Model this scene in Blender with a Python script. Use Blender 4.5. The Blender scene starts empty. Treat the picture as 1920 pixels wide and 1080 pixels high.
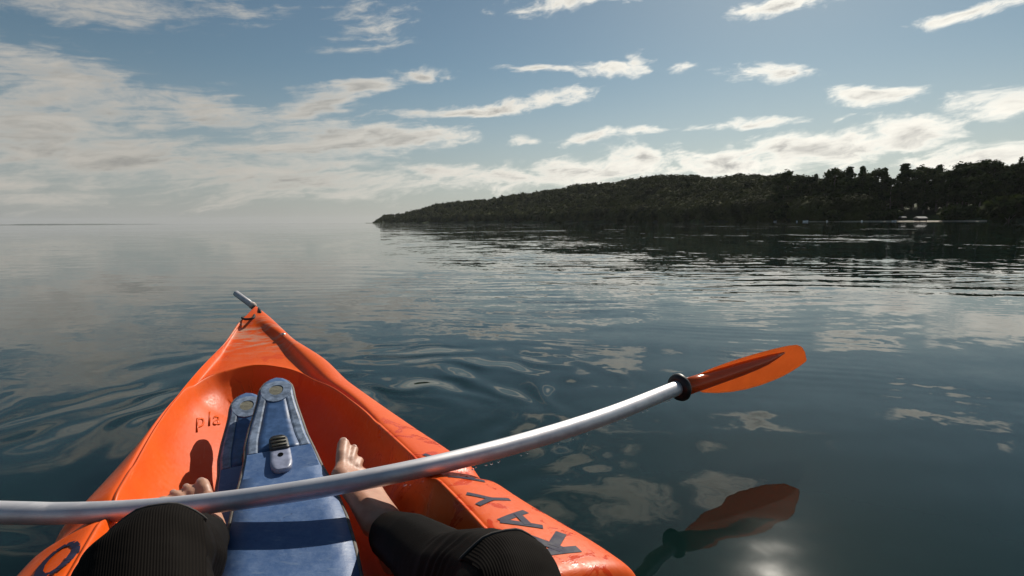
import bpy, bmesh, math, random
import numpy as np
from mathutils import Vector, Matrix, Euler
from mathutils.bvhtree import BVHTree

R = math.radians
scene = bpy.context.scene
COL = scene.collection
random.seed(7)
rng = np.random.default_rng(7)

# ------------------------------------------------------------------ camera
CAM_H = 0.75
cam_d = bpy.data.cameras.new('camera')
cam_d.sensor_width = 36.0
cam_d.lens = 36.0 * 1000.0 / 1920.0
cam_d.clip_start = 0.02
cam_d.clip_end = 30000.0
cam = bpy.data.objects.new('camera', cam_d)
COL.objects.link(cam)
p_, r_ = R(7.05), R(0.33)
f_ = Vector((0, math.cos(p_), -math.sin(p_)))
u0_ = Vector((1, 0, 0)).cross(f_)
rt_ = Vector((1, 0, 0)) * math.cos(r_) - u0_ * math.sin(r_)
up_ = rt_.cross(f_)
m = Matrix.Identity(4)
m.col[0][:3] = rt_; m.col[1][:3] = up_; m.col[2][:3] = -f_; m.col[3][:3] = (0, 0, CAM_H)
cam.matrix_world = m
scene.camera = cam

# ------------------------------------------------------------------ light
SUN_AZ, SUN_EL = R(27.3), R(35.0)
sun_dir = Vector((math.sin(SUN_AZ) * math.cos(SUN_EL), math.cos(SUN_AZ) * math.cos(SUN_EL), math.sin(SUN_EL)))
sd = bpy.data.lights.new('sun', 'SUN')
sd.energy = 4.8
sd.angle = R(0.53)
sd.color = (1.0, 0.93, 0.82)
sun = bpy.data.objects.new('sun', sd)
COL.objects.link(sun)
sun.rotation_mode = 'QUATERNION'
sun.rotation_quaternion = sun_dir.to_track_quat('Z', 'Y')

scene.view_settings.view_transform = 'Standard'
scene.view_settings.look = 'None'
scene.view_settings.gamma = 1.0
scene.view_settings.use_curve_mapping = False
scene.view_settings.exposure = 0.0
scene.render.engine = 'CYCLES'
HAZE = 0.00003          # haze density per metre
scene.cycles.max_bounces = 8
scene.cycles.volume_bounces = 1
scene.cycles.sample_clamp_indirect = 6.0
scene.cycles.use_denoising = True


class NT:
    """small helper around a node tree"""
    def __init__(self, tree):
        self.t = tree
        self.n = tree.nodes
        self.l = tree.links

    def add(self, typ, ins=None, **props):
        nd = self.n.new(typ)
        for k, v in props.items():
            setattr(nd, k, v)
        for k, v in (ins or {}).items():
            s = nd.inputs[k]
            if isinstance(v, bpy.types.NodeSocket):
                self.l.new(v, s)
            else:
                s.default_value = v
        return nd

    def math(self, op, a, b=0.0, c=0.0, clamp=False):
        return self.add('ShaderNodeMath', {0: a, 1: b, 2: c}, operation=op, use_clamp=clamp).outputs[0]

    def vmath(self, op, a, b=(0, 0, 0), out=0):
        return self.add('ShaderNodeVectorMath', {0: a, 1: b}, operation=op).outputs[out]

    def scale(self, a, s):
        nd = self.add('ShaderNodeVectorMath', {0: a}, operation='SCALE')
        if isinstance(s, bpy.types.NodeSocket):
            self.l.new(s, nd.inputs[3])
        else:
            nd.inputs[3].default_value = s
        return nd.outputs[0]

    def mix(self, f, a, b, blend='MIX'):
        nd = self.add('ShaderNodeMix', data_type='RGBA', blend_type=blend)
        for s, v in ((nd.inputs[0], f), (nd.inputs[6], a), (nd.inputs[7], b)):
            if isinstance(v, bpy.types.NodeSocket):
                self.l.new(v, s)
            else:
                s.default_value = v
        return nd.outputs[2]

    def ramp(self, v, lo, hi, a=0.0, b=1.0, smooth=True):
        return self.add('ShaderNodeMapRange', {0: v, 1: lo, 2: hi, 3: a, 4: b},
                        interpolation_type='SMOOTHSTEP' if smooth else 'LINEAR').outputs[0]

    def noise(self, vec, scale, detail=3.0, rough=0.5, dist=0.0, lac=2.0):
        nd = self.add('ShaderNodeTexNoise', {'Scale': scale, 'Detail': detail, 'Roughness': rough, 'Distortion': dist, 'Lacunarity': lac})
        if vec is not None:
            self.l.new(vec, nd.inputs['Vector'])
        return nd.outputs[0], nd.outputs[1]


# ------------------------------------------------------------------ sky: Nishita with broken cloud
world = bpy.data.worlds.new('World')
scene.world = world
world.use_nodes = True
W = NT(world.node_tree)
W.n.clear()
tc = W.add('ShaderNodeTexCoord').outputs['Generated']
dirn = W.vmath('NORMALIZE', tc)
sx = W.add('ShaderNodeSeparateXYZ', {0: dirn})
X, Y, Z = sx.outputs
el = W.math('ARCSINE', Z)
az = W.math('ARCTAN2', X, Y)
sky = W.add('ShaderNodeTexSky', sky_type='NISHITA', sun_disc=False, sun_elevation=SUN_EL, sun_rotation=SUN_AZ,
            altitude=50.0, air_density=1.0, dust_density=0.3, ozone_density=1.6)
W.l.new(dirn, sky.inputs[0])
# position in a flat cloud layer overhead (streaks close up towards the horizon)
zc = W.math('ADD', W.math('MAXIMUM', Z, 0.0), 0.10)
layer = W.add('ShaderNodeCombineXYZ', {0: W.math('DIVIDE', X, zc), 1: W.math('DIVIDE', Y, zc), 2: 0.0}).outputs[0]
ang = W.add('ShaderNodeCombineXYZ', {0: az, 1: el, 2: 0.0}).outputs[0]
warp_v = W.noise(W.vmath('MULTIPLY', ang, (5.0, 15.0, 1.0)), 1.0, 3.0, 0.55)[1]
warp_v = W.vmath('MULTIPLY', W.vmath('SUBTRACT', warp_v, (0.5, 0.5, 0.5)), (0.16, 0.050, 0.0))
angw = W.vmath('ADD', ang, warp_v)
# separate clouds: azimuth, elevation, half width, half height, tilt (degrees), weight
CLOUDS = [
    (-41, 8.0, 15, 4.4, 10, 1.05), (-36, 5.8, 15, 3.6, 0, 1.1), (-25, 4.6, 15, 3.0, 0, 1.05), (-39, 11.5, 9, 2.6, -14, .95),
    (-28, 10.3, 9, 2.3, -8, 1.0), (-19.5, 11.4, 7.0, 1.9, 14, 1.4), (-14.6, 13.3, 4.2, 1.1, 14, 1.4),
    (-18, 8.2, 10, 2.3, 2, 1.35), (-11, 8.7, 8.0, 1.7, -1, 1.3), (-22, 7.0, 9, 1.7, 3, 1.05),
    (-4.0, 11.6, 11.0, .85, 4, 1.35), (4.5, 12.5, 4.4, .9, 9, 1.0),
    (9.8, 15.0, 5.2, 1.0, 3, 1.15), (3.0, 14.9, 5.0, .5, 0, .95), (13.0, 15.5, 2.0, 1.2, 20, 1.0),
    (24.2, 13.5, 3.2, 1.2, -6, 1.15), (32.8, 10.7, 4.7, 1.25, -9, 1.35), (41.8, 8.7, 4.6, 1.25, -4, 1.15),
    (23.0, 9.2, 6.2, .62, -4, 1.1), (39.8, 15.6, 4.6, .8, 6, 1.25), (26.0, 19.0, 6.0, 1.1, 0, 1.05), (8.0, 21.0, 10.5, 1.0, 2, 1.0),
    (-14.5, 19.0, 4.8, 2.4, 12, .58), (-37, 17.6, 14, 1.9, 6, .85), (-9, 14.7, 4.0, .8, -3, .9), (17.5, 15.0, 2.0, .6, 0, .85),
    (7.8, 8.7, 4.2, .9, 9, 1.05), (1.2, 8.3, 2.4, .5, 5, 1.0), (14.5, 9.4, 3.0, .5, 4, .9),
    (-20, 3.9, 19, 1.9, 0, 1.05), (-8, 5.3, 8, 1.1, 0, 1.0), (0, 4.6, 9, 1.8, 0, 1.1), (12.5, 6.2, 6.0, 2.4, 0, 1.2), (8, 5.0, 9, 2.2, 0, 1.1),
    (22, 5.6, 9, 2.2, 0, 1.2), (28.5, 6.2, 8, 2.2, 0, 1.25), (36.0, 6.9, 4.2, 2.1, 0, 1.25), (40, 4.6, 6.5, 1.6, -4, 1.1), (48, 4.5, 9, 1.8, 0, 1.0),
    (-52, 7, 12, 4, 0, 1.0), (-60, 12, 10, 3, 0, .9), (-46, 3, 14, 2.6, 0, .95),
    (10, 27.0, 8, 3.4, 14, 1.15), (22, 25.5, 4.5, 2.0, 10, 1.05), (3.0, 31.0, 8, 2.2, 5, .95), (-30, 27, 12, 3, -8, .95), (-48, 24, 9, 3, 10, .95),
    (56, 14, 8, 2, 0, 1.0), (60, 24, 9, 3, 0, .9), (-8, 38, 10, 4, 0, .8), (-44, 35, 12, 4, 0, .85),
]
best = None
for (a, e, wa, we, tl, wt) in CLOUDS:
    mp = W.add('ShaderNodeMapping', {'Vector': angw, 'Location': (R(a), R(e), 0), 'Rotation': (0, 0, R(tl)), 'Scale': (R(wa), R(we), 1.0)}, vector_type='TEXTURE')
    ln = W.vmath('LENGTH', mp.outputs[0], out=1)
    v = W.math('MULTIPLY_ADD', ln, -wt, wt)
    best = v if best is None else W.math('SMOOTH_MAX', best, v, 0.15)
# scattered cloud over the rest of the sky
bgn = W.noise(layer, 0.55, 4.0, 0.55, 0.4)[0]
bg = W.ramp(bgn, 0.50, 0.85, -0.5, 0.55, smooth=False)
away = W.ramp(W.math('ABSOLUTE', az), R(50), R(75))
high = W.ramp(el, R(30), R(48))
bg = W.math('SUBTRACT', bg, W.math('MULTIPLY_ADD', W.math('MAXIMUM', away, high), -0.6, 0.6))
best = W.math('MAXIMUM', best, bg)
rot = W.add('ShaderNodeMapping', {'Vector': W.vmath('ADD', ang, W.vmath('MULTIPLY', warp_v, (.6, .6, 0))), 'Rotation': (0, 0, R(-7))}).outputs[0]
left = W.ramp(az, R(-24), R(-2))                   # 0 in the veil on the left, 1 among the small bright clouds
st = W.vmath('MULTIPLY', rot, W.add('ShaderNodeCombineXYZ', {0: W.math('MULTIPLY_ADD', left, 6.0, 9.0), 1: W.math('MULTIPLY_ADD', left, -2.0, 36.0), 2: 1.0}).outputs[0])
n1 = W.noise(st, 1.0, 9.0, 0.64, 0.45)[0]
st2 = W.vmath('MULTIPLY', rot, (30.0, 75.0, 1.0))
n2 = W.noise(st2, 1.0, 8.0, 0.66, 0.3)[0]
st4 = W.vmath('MULTIPLY', rot, (5.0, 70.0, 1.0))
n4 = W.noise(st4, 1.0, 7.0, 0.6, 0.8)[0]
fb = W.math('ADD', W.math('MULTIPLY', W.math('SUBTRACT', n1, 0.5), 2.3), W.math('MULTIPLY', W.math('SUBTRACT', n2, 0.5), 1.35))
fb = W.math('ADD', fb, W.math('MULTIPLY', W.math('SUBTRACT', n4, 0.5), W.math('MULTIPLY_ADD', left, -1.2, 1.7)))
fb = W.math('MULTIPLY', fb, W.math('MULTIPLY_ADD', left, 0.10, 0.85))
body = W.math('ADD', best, fb)
alpha = W.add('ShaderNodeMapRange', {0: body, 1: 0.0, 2: W.math('MULTIPLY_ADD', left, -0.22, 1.10), 3: 0.0, 4: 1.0}, interpolation_type='SMOOTHSTEP').outputs[0]
alpha = W.math('MULTIPLY', alpha, W.math('MULTIPLY_ADD', left, 0.10, 0.86))
thick = W.ramp(body, 0.50, 1.25)
# sun side of each cloud shines, the thick middle greys
st3 = W.vmath('ADD', st, (0.10, 0.42, 0.0))
n3 = W.noise(st3, 1.0, 5.0, 0.6, 0.45)[0]
lit = W.ramp(W.math('SUBTRACT', n1, n3), -0.20, 0.20)
sunward = W.ramp(az, R(-35), R(24))
bright = W.mix(sunward, (5.9, 5.5, 4.9, 1), (11.2, 10.8, 9.7, 1))
dull = W.mix(sunward, (3.0, 2.9, 2.7, 1), (4.3, 4.2, 4.0, 1))
ccol = W.mix(W.math('MULTIPLY', thick, W.math('SUBTRACT', 1.0, W.math('MULTIPLY', lit, 0.8)), clamp=True), bright, dull)
skyc = W.mix(1.0, sky.outputs[0], (0.575, 0.615, 0.55, 1), 'MULTIPLY')
hz = W.ramp(el, R(-1), R(16), 0.78, 0.0)
skyc = W.mix(hz, skyc, W.mix(sunward, (3.35, 3.4, 3.6, 1), (5.6, 5.7, 5.6, 1)))
final = W.mix(alpha, skyc, ccol)
bgd = W.add('ShaderNodeBackground', {'Color': final, 'Strength': 0.098})
W.l.new(bgd.outputs[0], W.add('ShaderNodeOutputWorld').inputs[0])
world.cycles.sampling_method = 'MANUAL'
world.cycles.sample_map_resolution = 512


# ------------------------------------------------------------------ helpers
def material(name):
    mt = bpy.data.materials.new(name)
    mt.use_nodes = True
    t = NT(mt.node_tree)
    bs = t.n['Principled BSDF']
    return mt, t, bs


def simple(name, col, rough=0.5, metal=0.0, var=0.15, scale=30.0, bump=0.0, spec=0.5):
    mt, t, bs = material(name)
    co = t.add('ShaderNodeTexCoord').outputs['Object']
    n = t.noise(co, scale, 5.0, 0.6)[0]
    f = t.ramp(n, 0.3, 0.7)
    lo = tuple(c * (1 - var) for c in col) + (1,)
    hi = tuple(min(1, c * (1 + var)) for c in col) + (1,)
    t.l.new(t.mix(f, lo, hi), bs.inputs['Base Color'])
    t.l.new(t.ramp(n, 0.3, 0.7, rough * 0.85, min(1, rough * 1.15)), bs.inputs['Roughness'])
    bs.inputs['Metallic'].default_value = metal
    bs.inputs['Specular IOR Level'].default_value = spec
    if bump:
        b = t.add('ShaderNodeBump', {'Height': n, 'Strength': 0.5, 'Distance': bump})
        t.l.new(b.outputs[0], bs.inputs['Normal'])
    return mt


def link_mesh(name, me, mat=None, parent=None, smooth=True):
    o = bpy.data.objects.new(name, me)
    COL.objects.link(o)
    if mat:
        me.materials.clear()
        me.materials.append(mat)
    if smooth:
        me.shade_smooth()
    if parent:
        o.parent = parent
    return o


def from_bm(name, bm, mat=None, parent=None, smooth=True):
    me = bpy.data.meshes.new(name)
    bmesh.ops.recalc_face_normals(bm, faces=bm.faces)
    bm.to_mesh(me)
    bm.free()
    return link_mesh(name, me, mat, parent, smooth)


def from_np(name, V, F, mat=None, parent=None, smooth=True):
    """V (n,3), F (m,k) arrays"""
    me = bpy.data.meshes.new(name)
    V = np.asarray(V, np.float32); F = np.asarray(F, np.int32)
    k = F.shape[1]
    me.vertices.add(len(V)); me.vertices.foreach_set('co', V.ravel())
    me.loops.add(F.size); me.loops.foreach_set('vertex_index', F.ravel())
    me.polygons.add(len(F))
    me.polygons.foreach_set('loop_start', np.arange(0, F.size, k, dtype=np.int32))
    me.polygons.foreach_set('loop_total', np.full(len(F), k, np.int32))
    me.update(calc_edges=True)
    me.validate()
    return link_mesh(name, me, mat, parent, smooth)


def tag(o, label=None, cat=None, group=None, kind=None):
    for k, v in (('label', label), ('category', cat), ('group', group), ('kind', kind)):
        if v:
            o[k] = v
    return o


def empty(name, loc=(0, 0, 0), rz=0.0):
    o = bpy.data.objects.new(name, None)
    COL.objects.link(o)
    o.location = loc
    o.rotation_euler = (0, 0, rz)
    o.empty_display_size = 0.1
    return o


def catmull(P, n):
    P = np.asarray(P, float)
    out = []
    K = len(P)
    for q in np.linspace(0, K - 1, n):
        i = min(int(q), K - 2)
        t = q - i
        p0 = P[max(i - 1, 0)]; p1 = P[i]; p2 = P[i + 1]; p3 = P[min(i + 2, K - 1)]
        out.append(0.5 * (2 * p1 + (p2 - p0) * t + (2 * p0 - 5 * p1 + 4 * p2 - p3) * t * t + (3 * p1 - p0 - 3 * p2 + p3) * t ** 3))
    return np.array(out)


def tube(bm, pts, rad, seg=12, caps=True):
    pts = [Vector(p) for p in pts]
    n = len(pts)
    rad = rad if hasattr(rad, '__len__') else [rad] * n
    rings = []
    nrm = None
    for i in range(n):
        t = (pts[min(i + 1, n - 1)] - pts[max(i - 1, 0)]).normalized()
        if nrm is None:
            nrm = t.orthogonal().normalized()
        nrm = (nrm - t * nrm.dot(t)).normalized()
        b = t.cross(nrm)
        rings.append([bm.verts.new(pts[i] + (nrm * math.cos(2 * math.pi * k / seg) + b * math.sin(2 * math.pi * k / seg)) * rad[i]) for k in range(seg)])
    for i in range(n - 1):
        for k in range(seg):
            bm.faces.new((rings[i][k], rings[i][(k + 1) % seg], rings[i + 1][(k + 1) % seg], rings[i + 1][k]))
    if caps:
        bm.faces.new(rings[0][::-1]); bm.faces.new(rings[-1])
    return rings


def sstep(x, a, b):
    t = np.clip((np.asarray(x, float) - a) / (b - a), 0, 1)
    return t * t * (3 - 2 * t)


# ================================================================== WATER
wm, t, bs = material('lake_water')
geo = t.add('ShaderNodeNewGeometry')
pos = geo.outputs['Position']
bs.inputs['Base Color'].default_value = (0.0034, 0.0160, 0.0145, 1)
bs.subsurface_method = 'BURLEY'
bs.inputs['Subsurface Weight'].default_value = 1.0
bs.inputs['Subsurface Radius'].default_value = (1.0, 1.4, 1.4)
bs.inputs['Subsurface Scale'].default_value = 1.0
bs.inputs['IOR'].default_value = 1.333
bs.inputs['Roughness'].default_value = 0.015
slope = None
calm = t.ramp(t.noise(pos, 0.11, 2.0, 0.5, 0.8)[0], 0.38, 0.66, 0.35, 1.25)
sp = t.add('ShaderNodeSeparateXYZ', {0: pos})
side = t.ramp(t.math('DIVIDE', sp.outputs[0], t.math('MAXIMUM', sp.outputs[1], 1.0)), -0.6, 0.25, 0.45, 1.0)
calm = t.math('MULTIPLY', t.math('MULTIPLY', calm, side), t.ramp(sp.outputs[1], 1.5, 7.0, 0.70, 1.25))
far = t.ramp(sp.outputs[1], 14.0, 60.0)
patch = t.ramp(t.noise(t.vmath('MULTIPLY', pos, (0.10, 0.17, 0)), 1.0, 4.0, 0.6, 0.5)[0], 0.50, 0.60, 0.20, 1.9)
calm = t.math('MULTIPLY', calm, t.math('ADD', t.math('SUBTRACT', 1.0, far), t.math('MULTIPLY', far, patch)))
for (sc, amp, det, masked) in ((0.05, 0.012, 2.0, False), (0.33, 0.075, 2.0, True), (1.25, 0.095, 2.0, True), (5.5, 0.070, 2.0, True), (17.0, 0.055, 3.0, True)):
    c = t.noise(pos, sc, det, 0.5, 0.6)[1]
    v = t.vmath('MULTIPLY', t.vmath('SUBTRACT', c, (0.5, 0.5, 0.5)), (amp, amp, 0.0))
    if masked:
        v = t.scale(v, calm)
    slope = v if slope is None else t.vmath('ADD', slope, v)


near_ = t.ramp(sp.outputs[1], 5.0, 17.0, 1.0, 0.0)


def train(direction, wavelength, amp, patch_scale, lo, hi):
    global slope
    a = R(direction)
    dv = (math.sin(a), math.cos(a), 0.0)
    ph = t.vmath('DOT_PRODUCT', pos, dv, out=1)
    wob = t.noise(pos, 0.55 / wavelength ** .5, 3.0, 0.55)[0]
    ph = t.math('ADD', t.math('MULTIPLY', ph, 2 * math.pi / wavelength), t.math('MULTIPLY', wob, 9.0))
    msk = t.ramp(t.noise(pos, patch_scale, 3.0, 0.55)[0], lo, hi)
    v = t.math('MULTIPLY', t.math('MULTIPLY', t.math('SINE', ph), msk), t.math('MULTIPLY', t.math('MULTIPLY', calm, near_), amp))
    slope = t.vmath('ADD', slope, t.vmath('MULTIPLY', t.add('ShaderNodeCombineXYZ', {0: v, 1: v, 2: v}).outputs[0], dv))


train(8, 0.62, 0.030, 0.35, 0.36, 0.60)
train(-6, 0.27, 0.032, 0.60, 0.40, 0.62)
train(16, 0.115, 0.024, 0.9, 0.44, 0.62)


def rings(cx, cy, k, amp, r0, r1, warp):
    global slope
    rel = t.vmath('SUBTRACT', pos, (cx, cy, 0.0))
    rel = t.vmath('ADD', rel, t.scale(t.vmath('SUBTRACT', t.noise(pos, 1.3, 2.0, 0.5)[1], (0.5, 0.5, 0.5)), warp))
    ln = t.vmath('LENGTH', rel, out=1)
    fade = t.math('MULTIPLY', t.ramp(ln, r0, r0 + 0.25), t.ramp(ln, r0 + 0.3, r1, 1.0, 0.0))
    fade = t.math('MULTIPLY', fade, t.ramp(t.noise(pos, 1.7, 2.0, 0.5)[0], 0.35, 0.6))
    a = t.math('MULTIPLY', t.math('SINE', t.math('MULTIPLY', ln, k)), t.math('MULTIPLY', fade, amp))
    slope = t.vmath('ADD', slope, t.vmath('MULTIPLY', t.scale(t.vmath('NORMALIZE', rel), a), (1, 1, 0)))


rings(-0.92, 1.95, 27.0, 0.10, 0.15, 1.7, 0.85)
rings(-0.60, 2.05, 38.0, 0.095, 0.30, 1.4, 0.8)
nrm = t.vmath('NORMALIZE', t.vmath('ADD', slope, (0, 0, 1)))
t.l.new(nrm, bs.inputs['Normal'])
# a little extra very rough gloss: micro ripples round the sun's glint
gl = t.add('ShaderNodeBsdfGlossy', {'Roughness': 0.15, 'Color': (1, 1, 1, 1), 'Normal': nrm})
out = t.n['Material Output']
mixs = t.add('ShaderNodeMixShader', {0: 0.0010})
t.l.new(bs.outputs[0], mixs.inputs[1]); t.l.new(gl.outputs[0], mixs.inputs[2])
t.l.new(mixs.outputs[0], out.inputs[0])

bm = bmesh.new()
rad = [0, 3, 8, 20, 60, 200, 800, 3000, 9000]
prev = None
for r in rad:
    if r == 0:
        ring = [bm.verts.new((0, 0, 0))]
    else:
        ring = [bm.verts.new((r * math.cos(2 * math.pi * k / 64), r * math.sin(2 * math.pi * k / 64), 0)) for k in range(64)]
    if prev:
        for k in range(64):
            if len(prev) == 1:
                bm.faces.new((prev[0], ring[k], ring[(k + 1) % 64]))
            else:
                bm.faces.new((prev[k], ring[k], ring[(k + 1) % 64], prev[(k + 1) % 64]))
    prev = ring
tag(from_bm('water', bm, wm), kind='structure')

# ================================================================== HEADLAND
SH_PX = np.array([690, 705, 725, 800, 950, 1100, 1300, 1450, 1510, 1600, 1700, 1830, 1920, 2150, 2500]) / 1000. - .96
SH_D = np.array([1180, 1150, 1120, 950, 720, 560, 420, 330, 290, 262, 245, 222, 210, 190, 170.])
CR_PX = np.array([690, 705, 712, 725, 755, 780, 830, 870, 920, 960, 1000, 1050, 1085, 1150, 1190, 1240, 1300, 1330, 1380, 1455, 1520, 1700, 1920, 2500]) / 1000. - .96
CR_H = np.array([0, .5, 7, 14, 17, 22, 36, 39, 42, 50, 53, 60, 68, 70, 78, 82, 81, 74, 82, 80, 70, 72, 85, 90.]) / 1000.


def shore(b): return np.interp(b, SH_PX, SH_D)
def crest(b): return np.interp(b, CR_PX, CR_H)


RIDGE = 0.32
def terrain_z(b, q):
    D = shore(b) * (1 + RIDGE)
    top = np.maximum(crest(b) * D - 9.5 * sstep(crest(b) * D, 4, 14), 0.3) + CAM_H * sstep(crest(b), 0.0, 0.01)
    up = sstep(q, -0.05, RIDGE)
    return 0.4 + top * (0.35 * np.clip(q / RIDGE, 0, 1) + 0.65 * up)


bb = np.concatenate([np.linspace(-.272, .5, 260), np.linspace(.505, 1.6, 90)])
qq = np.concatenate([[-0.03, -0.008, 0.0, 0.01], np.linspace(0.03, RIDGE, 26), np.linspace(RIDGE + .1, 1.2, 8)])
BB, QQ = np.meshgrid(bb, qq, indexing='ij')
DD = shore(BB) * (1 + QQ)
ZZ = terrain_z(BB, QQ)
ZZ = ZZ + (rng.random(ZZ.shape) - .5) * np.clip(ZZ, 0, 6) * .12
ZZ = np.where(QQ < -0.02, -1.5, np.where(QQ < -0.001, -0.3, ZZ))
ZZ = np.where(QQ > RIDGE, ZZ * (1 - .5 * sstep(QQ, RIDGE + .1, 1.2)), ZZ)
V = np.stack([BB * DD, DD, ZZ], -1).reshape(-1, 3)
ni, nj = BB.shape
idx = np.arange(ni * nj).reshape(ni, nj)
F = np.stack([idx[:-1, :-1], idx[1:, :-1], idx[1:, 1:], idx[:-1, 1:]], -1).reshape(-1, 4)
gm, t, bs = material('meadow_ground')
co = t.add('ShaderNodeNewGeometry').outputs['Position']
n = t.noise(co, 0.03, 5.0, 0.6)[0]
n_f = t.noise(co, 0.6, 4.0, 0.6)[0]
col = t.mix(t.ramp(n, 0.4, 0.62), (0.025, 0.035, 0.012, 1), (0.065, 0.095, 0.024, 1))
col = t.mix(t.ramp(n_f, 0.35, 0.7), col, (0.04, 0.038, 0.02, 1))
t.l.new(col, bs.inputs['Base Color'])
bs.inputs['Roughness'].default_value = 0.9
bs.inputs['Specular IOR Level'].default_value = 0.1
hd = from_np('hill', V, F, gm)
tag(hd, kind='structure')

# narrow pale beach along the right hand part of the shore
bm = bmesh.new()
prev = None
for b in np.linspace(.545, .885, 60):
    d = float(shore(b))
    wd = 1.5 + 3.5 * float(sstep(b, .765, .785)) - 2.2 * float(sstep(b, .86, .885))
    a = [bm.verts.new((b * (d - 9 + k), d - 9 + k, z)) for k, z in ((0, -.12), (1.2, .10 + .02 * random.random()), (wd, .30 + .05 * random.random()), (wd + 8, .46))]
    if prev:
        for k in range(3):
            bm.faces.new((prev[k], a[k], a[k + 1], prev[k + 1]))
    prev = a
beach_m = simple('beach_sand', (0.30, 0.26, 0.19), 0.9, var=.3, scale=.8)
tag(from_bm('beach', bm, beach_m), kind='structure')

# far low coast on the horizon, left
bm = bmesh.new()
prev = None
for i, b in enumerate(np.linspace(-1.3, -0.62, 70)):
    d = 6900.
    h = 7 * sstep(-b, .62, .80) + 4 * math.sin(i * .33) * sstep(-b, .70, .95) + 4 * random.random() * sstep(-b, .64, .7)
    h = float(max(h, .3))
    a = [bm.verts.new((b * dd, dd, z)) for dd, z in ((d, -2.0), (d + 60, h * .55), (d + 260, h), (d + 900, -2.0))]
    if prev:
        for k in range(3):
            bm.faces.new((prev[k], a[k], a[k + 1], prev[k + 1]))
    prev = a
tag(from_bm('hills', bm, simple('far_coast', (0.07, 0.085, 0.06), 0.95, var=.3, scale=.01)), kind='structure')

# ------------------------------------------------------------------ foliage
def leaf_material(name, dark, light, sc):
    mt, t, bs = material(name)
    co = t.add('ShaderNodeNewGeometry').outputs['Position']
    ob = t.add('ShaderNodeObjectInfo').outputs['Random']
    n = t.noise(co, sc, 4.0, 0.6)[0]
    f = t.math('ADD', t.ramp(n, 0.32, 0.68), t.math('MULTIPLY', t.math('SUBTRACT', ob, 0.5), 0.5), clamp=True)
    col = t.mix(f, dark + (1,), light + (1,))
    t.l.new(col, bs.inputs['Base Color'])
    bs.inputs['Roughness'].default_value = 0.9
    bs.inputs['Specular IOR Level'].default_value = 0.04
    tr = t.add('ShaderNodeBsdfTranslucent', {'Color': col})
    mx = t.add('ShaderNodeMixShader', {0: 0.10})
    t.l.new(bs.outputs[0], mx.inputs[1]); t.l.new(tr.outputs[0], mx.inputs[2])
    t.l.new(mx.outputs[0], t.n['Material Output'].inputs[0])
    return mt


leaf_m = leaf_material('broadleaf_foliage', (0.030, 0.042, 0.014), (0.075, 0.090, 0.028), 0.25)
forest_m = leaf_material('forest_foliage', (0.014, 0.019, 0.006), (0.066, 0.072, 0.021), 0.06)
bark_m = simple('bark', (0.16, 0.13, 0.10), 0.9, var=.35, scale=2.0)


def quads(C, size, out=None):
    """leaf-clump quads at centres C, facing roughly along out"""
    n = len(C)
    a = rng.normal(size=(n, 3))
    if out is not None:
        nr = out / (np.linalg.norm(out, axis=1)[:, None] + 1e-6) + .38 * rng.normal(size=(n, 3))
        a = np.cross(nr, rng.normal(size=(n, 3))); a /= np.linalg.norm(a, axis=1)[:, None]
        b = np.cross(nr, a); b /= np.linalg.norm(b, axis=1)[:, None]
    else:
        a /= np.linalg.norm(a, axis=1)[:, None]
        b = rng.normal(size=(n, 3)); b -= a * (a * b).sum(1)[:, None]; b /= np.linalg.norm(b, axis=1)[:, None]
    s = (size * (0.6 + 0.8 * rng.random(n)))[:, None] * 0.5
    V = np.stack([C - a * s - b * s * .7, C + a * s - b * s * .4, C + a * s * .8 + b * s * .7, C - a * s * .5 + b * s], 1).reshape(-1, 3)
    return V, np.arange(4 * n).reshape(n, 4)


def in_ball(n, shell=0.45):
    v = rng.normal(size=(n, 3)); v /= np.linalg.norm(v, axis=1)[:, None]
    return v * (shell + (1 - shell) * rng.random((n, 1)) ** 0.6)


# wood on the headland: one mass of crowns
FC = []
while len(FC) < 3500:
    b = rng.uniform(-.258, .66)
    if rng.random() > 0.5 + 0.5 * sstep(b, -.26, .2):
        continue
    u = rng.random()
    q = 0.006 + (RIDGE + .04) * (u ** 1.35)
    cr = float(crest(b)) * float(shore(b)) * 1.32
    D = float(shore(b)) * (1 + q)
    if .118 < b < .142 and .17 < q < .28: continue     # small meadow
    if .215 < b < .235 and .20 < q < .26: continue
    z = float(terrain_z(b, q))
    size = min(1.0, .22 + cr / 22.)
    r = (3.0 + 5.0 * rng.random() ** 1.6) * size * (1.0 + .25 * (q < .05))
    h = rng.uniform(6.5, 11.0) * size
    FC.append((b * D, D, z + h - r * .75, r, h))
C_, S_, N_, BV, BF = [], [], [], [], []
ico = bmesh.new(); bmesh.ops.create_icosphere(ico, subdivisions=1, radius=1.0)
IV = np.array([v.co for v in ico.verts]); IF = np.array([[v.index for v in f.verts] for f in ico.faces]); ico.free()
off = 0
for (x, y, z, r, h) in FC:
    n = 260 if y < 400 else 140 if y < 620 else 70
    c = in_ball(n, .72); c[:, 2] = np.where(c[:, 2] < -.25, c[:, 2] * .5, c[:, 2])
    lump = 1 + .28 * np.sin(c[:, 0] * 4.1 + x) * np.sin(c[:, 1] * 3.7 + y) * np.cos(c[:, 2] * 4.3)
    C_.append(np.array([x, y, z]) + c * (r * np.array([1, 1, .95])) * lump[:, None])
    S_.append(np.full(n, min(r * .40, y * .0036))); N_.append(c)
    BV.append(IV * (r * .78) * (1 + .18 * rng.random((len(IV), 1))) + np.array([x, y, z - r * .1])); BF.append(IF + off); off += len(IV)
    k = np.array([x, y, z - r * .55 - h * .25]); BV.append(IV * np.array([r * .6, r * .6, h * .45]) + k); BF.append(IF + off); off += len(IV)
qv, qf = quads(np.concatenate(C_), np.concatenate(S_), np.concatenate(N_))
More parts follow.
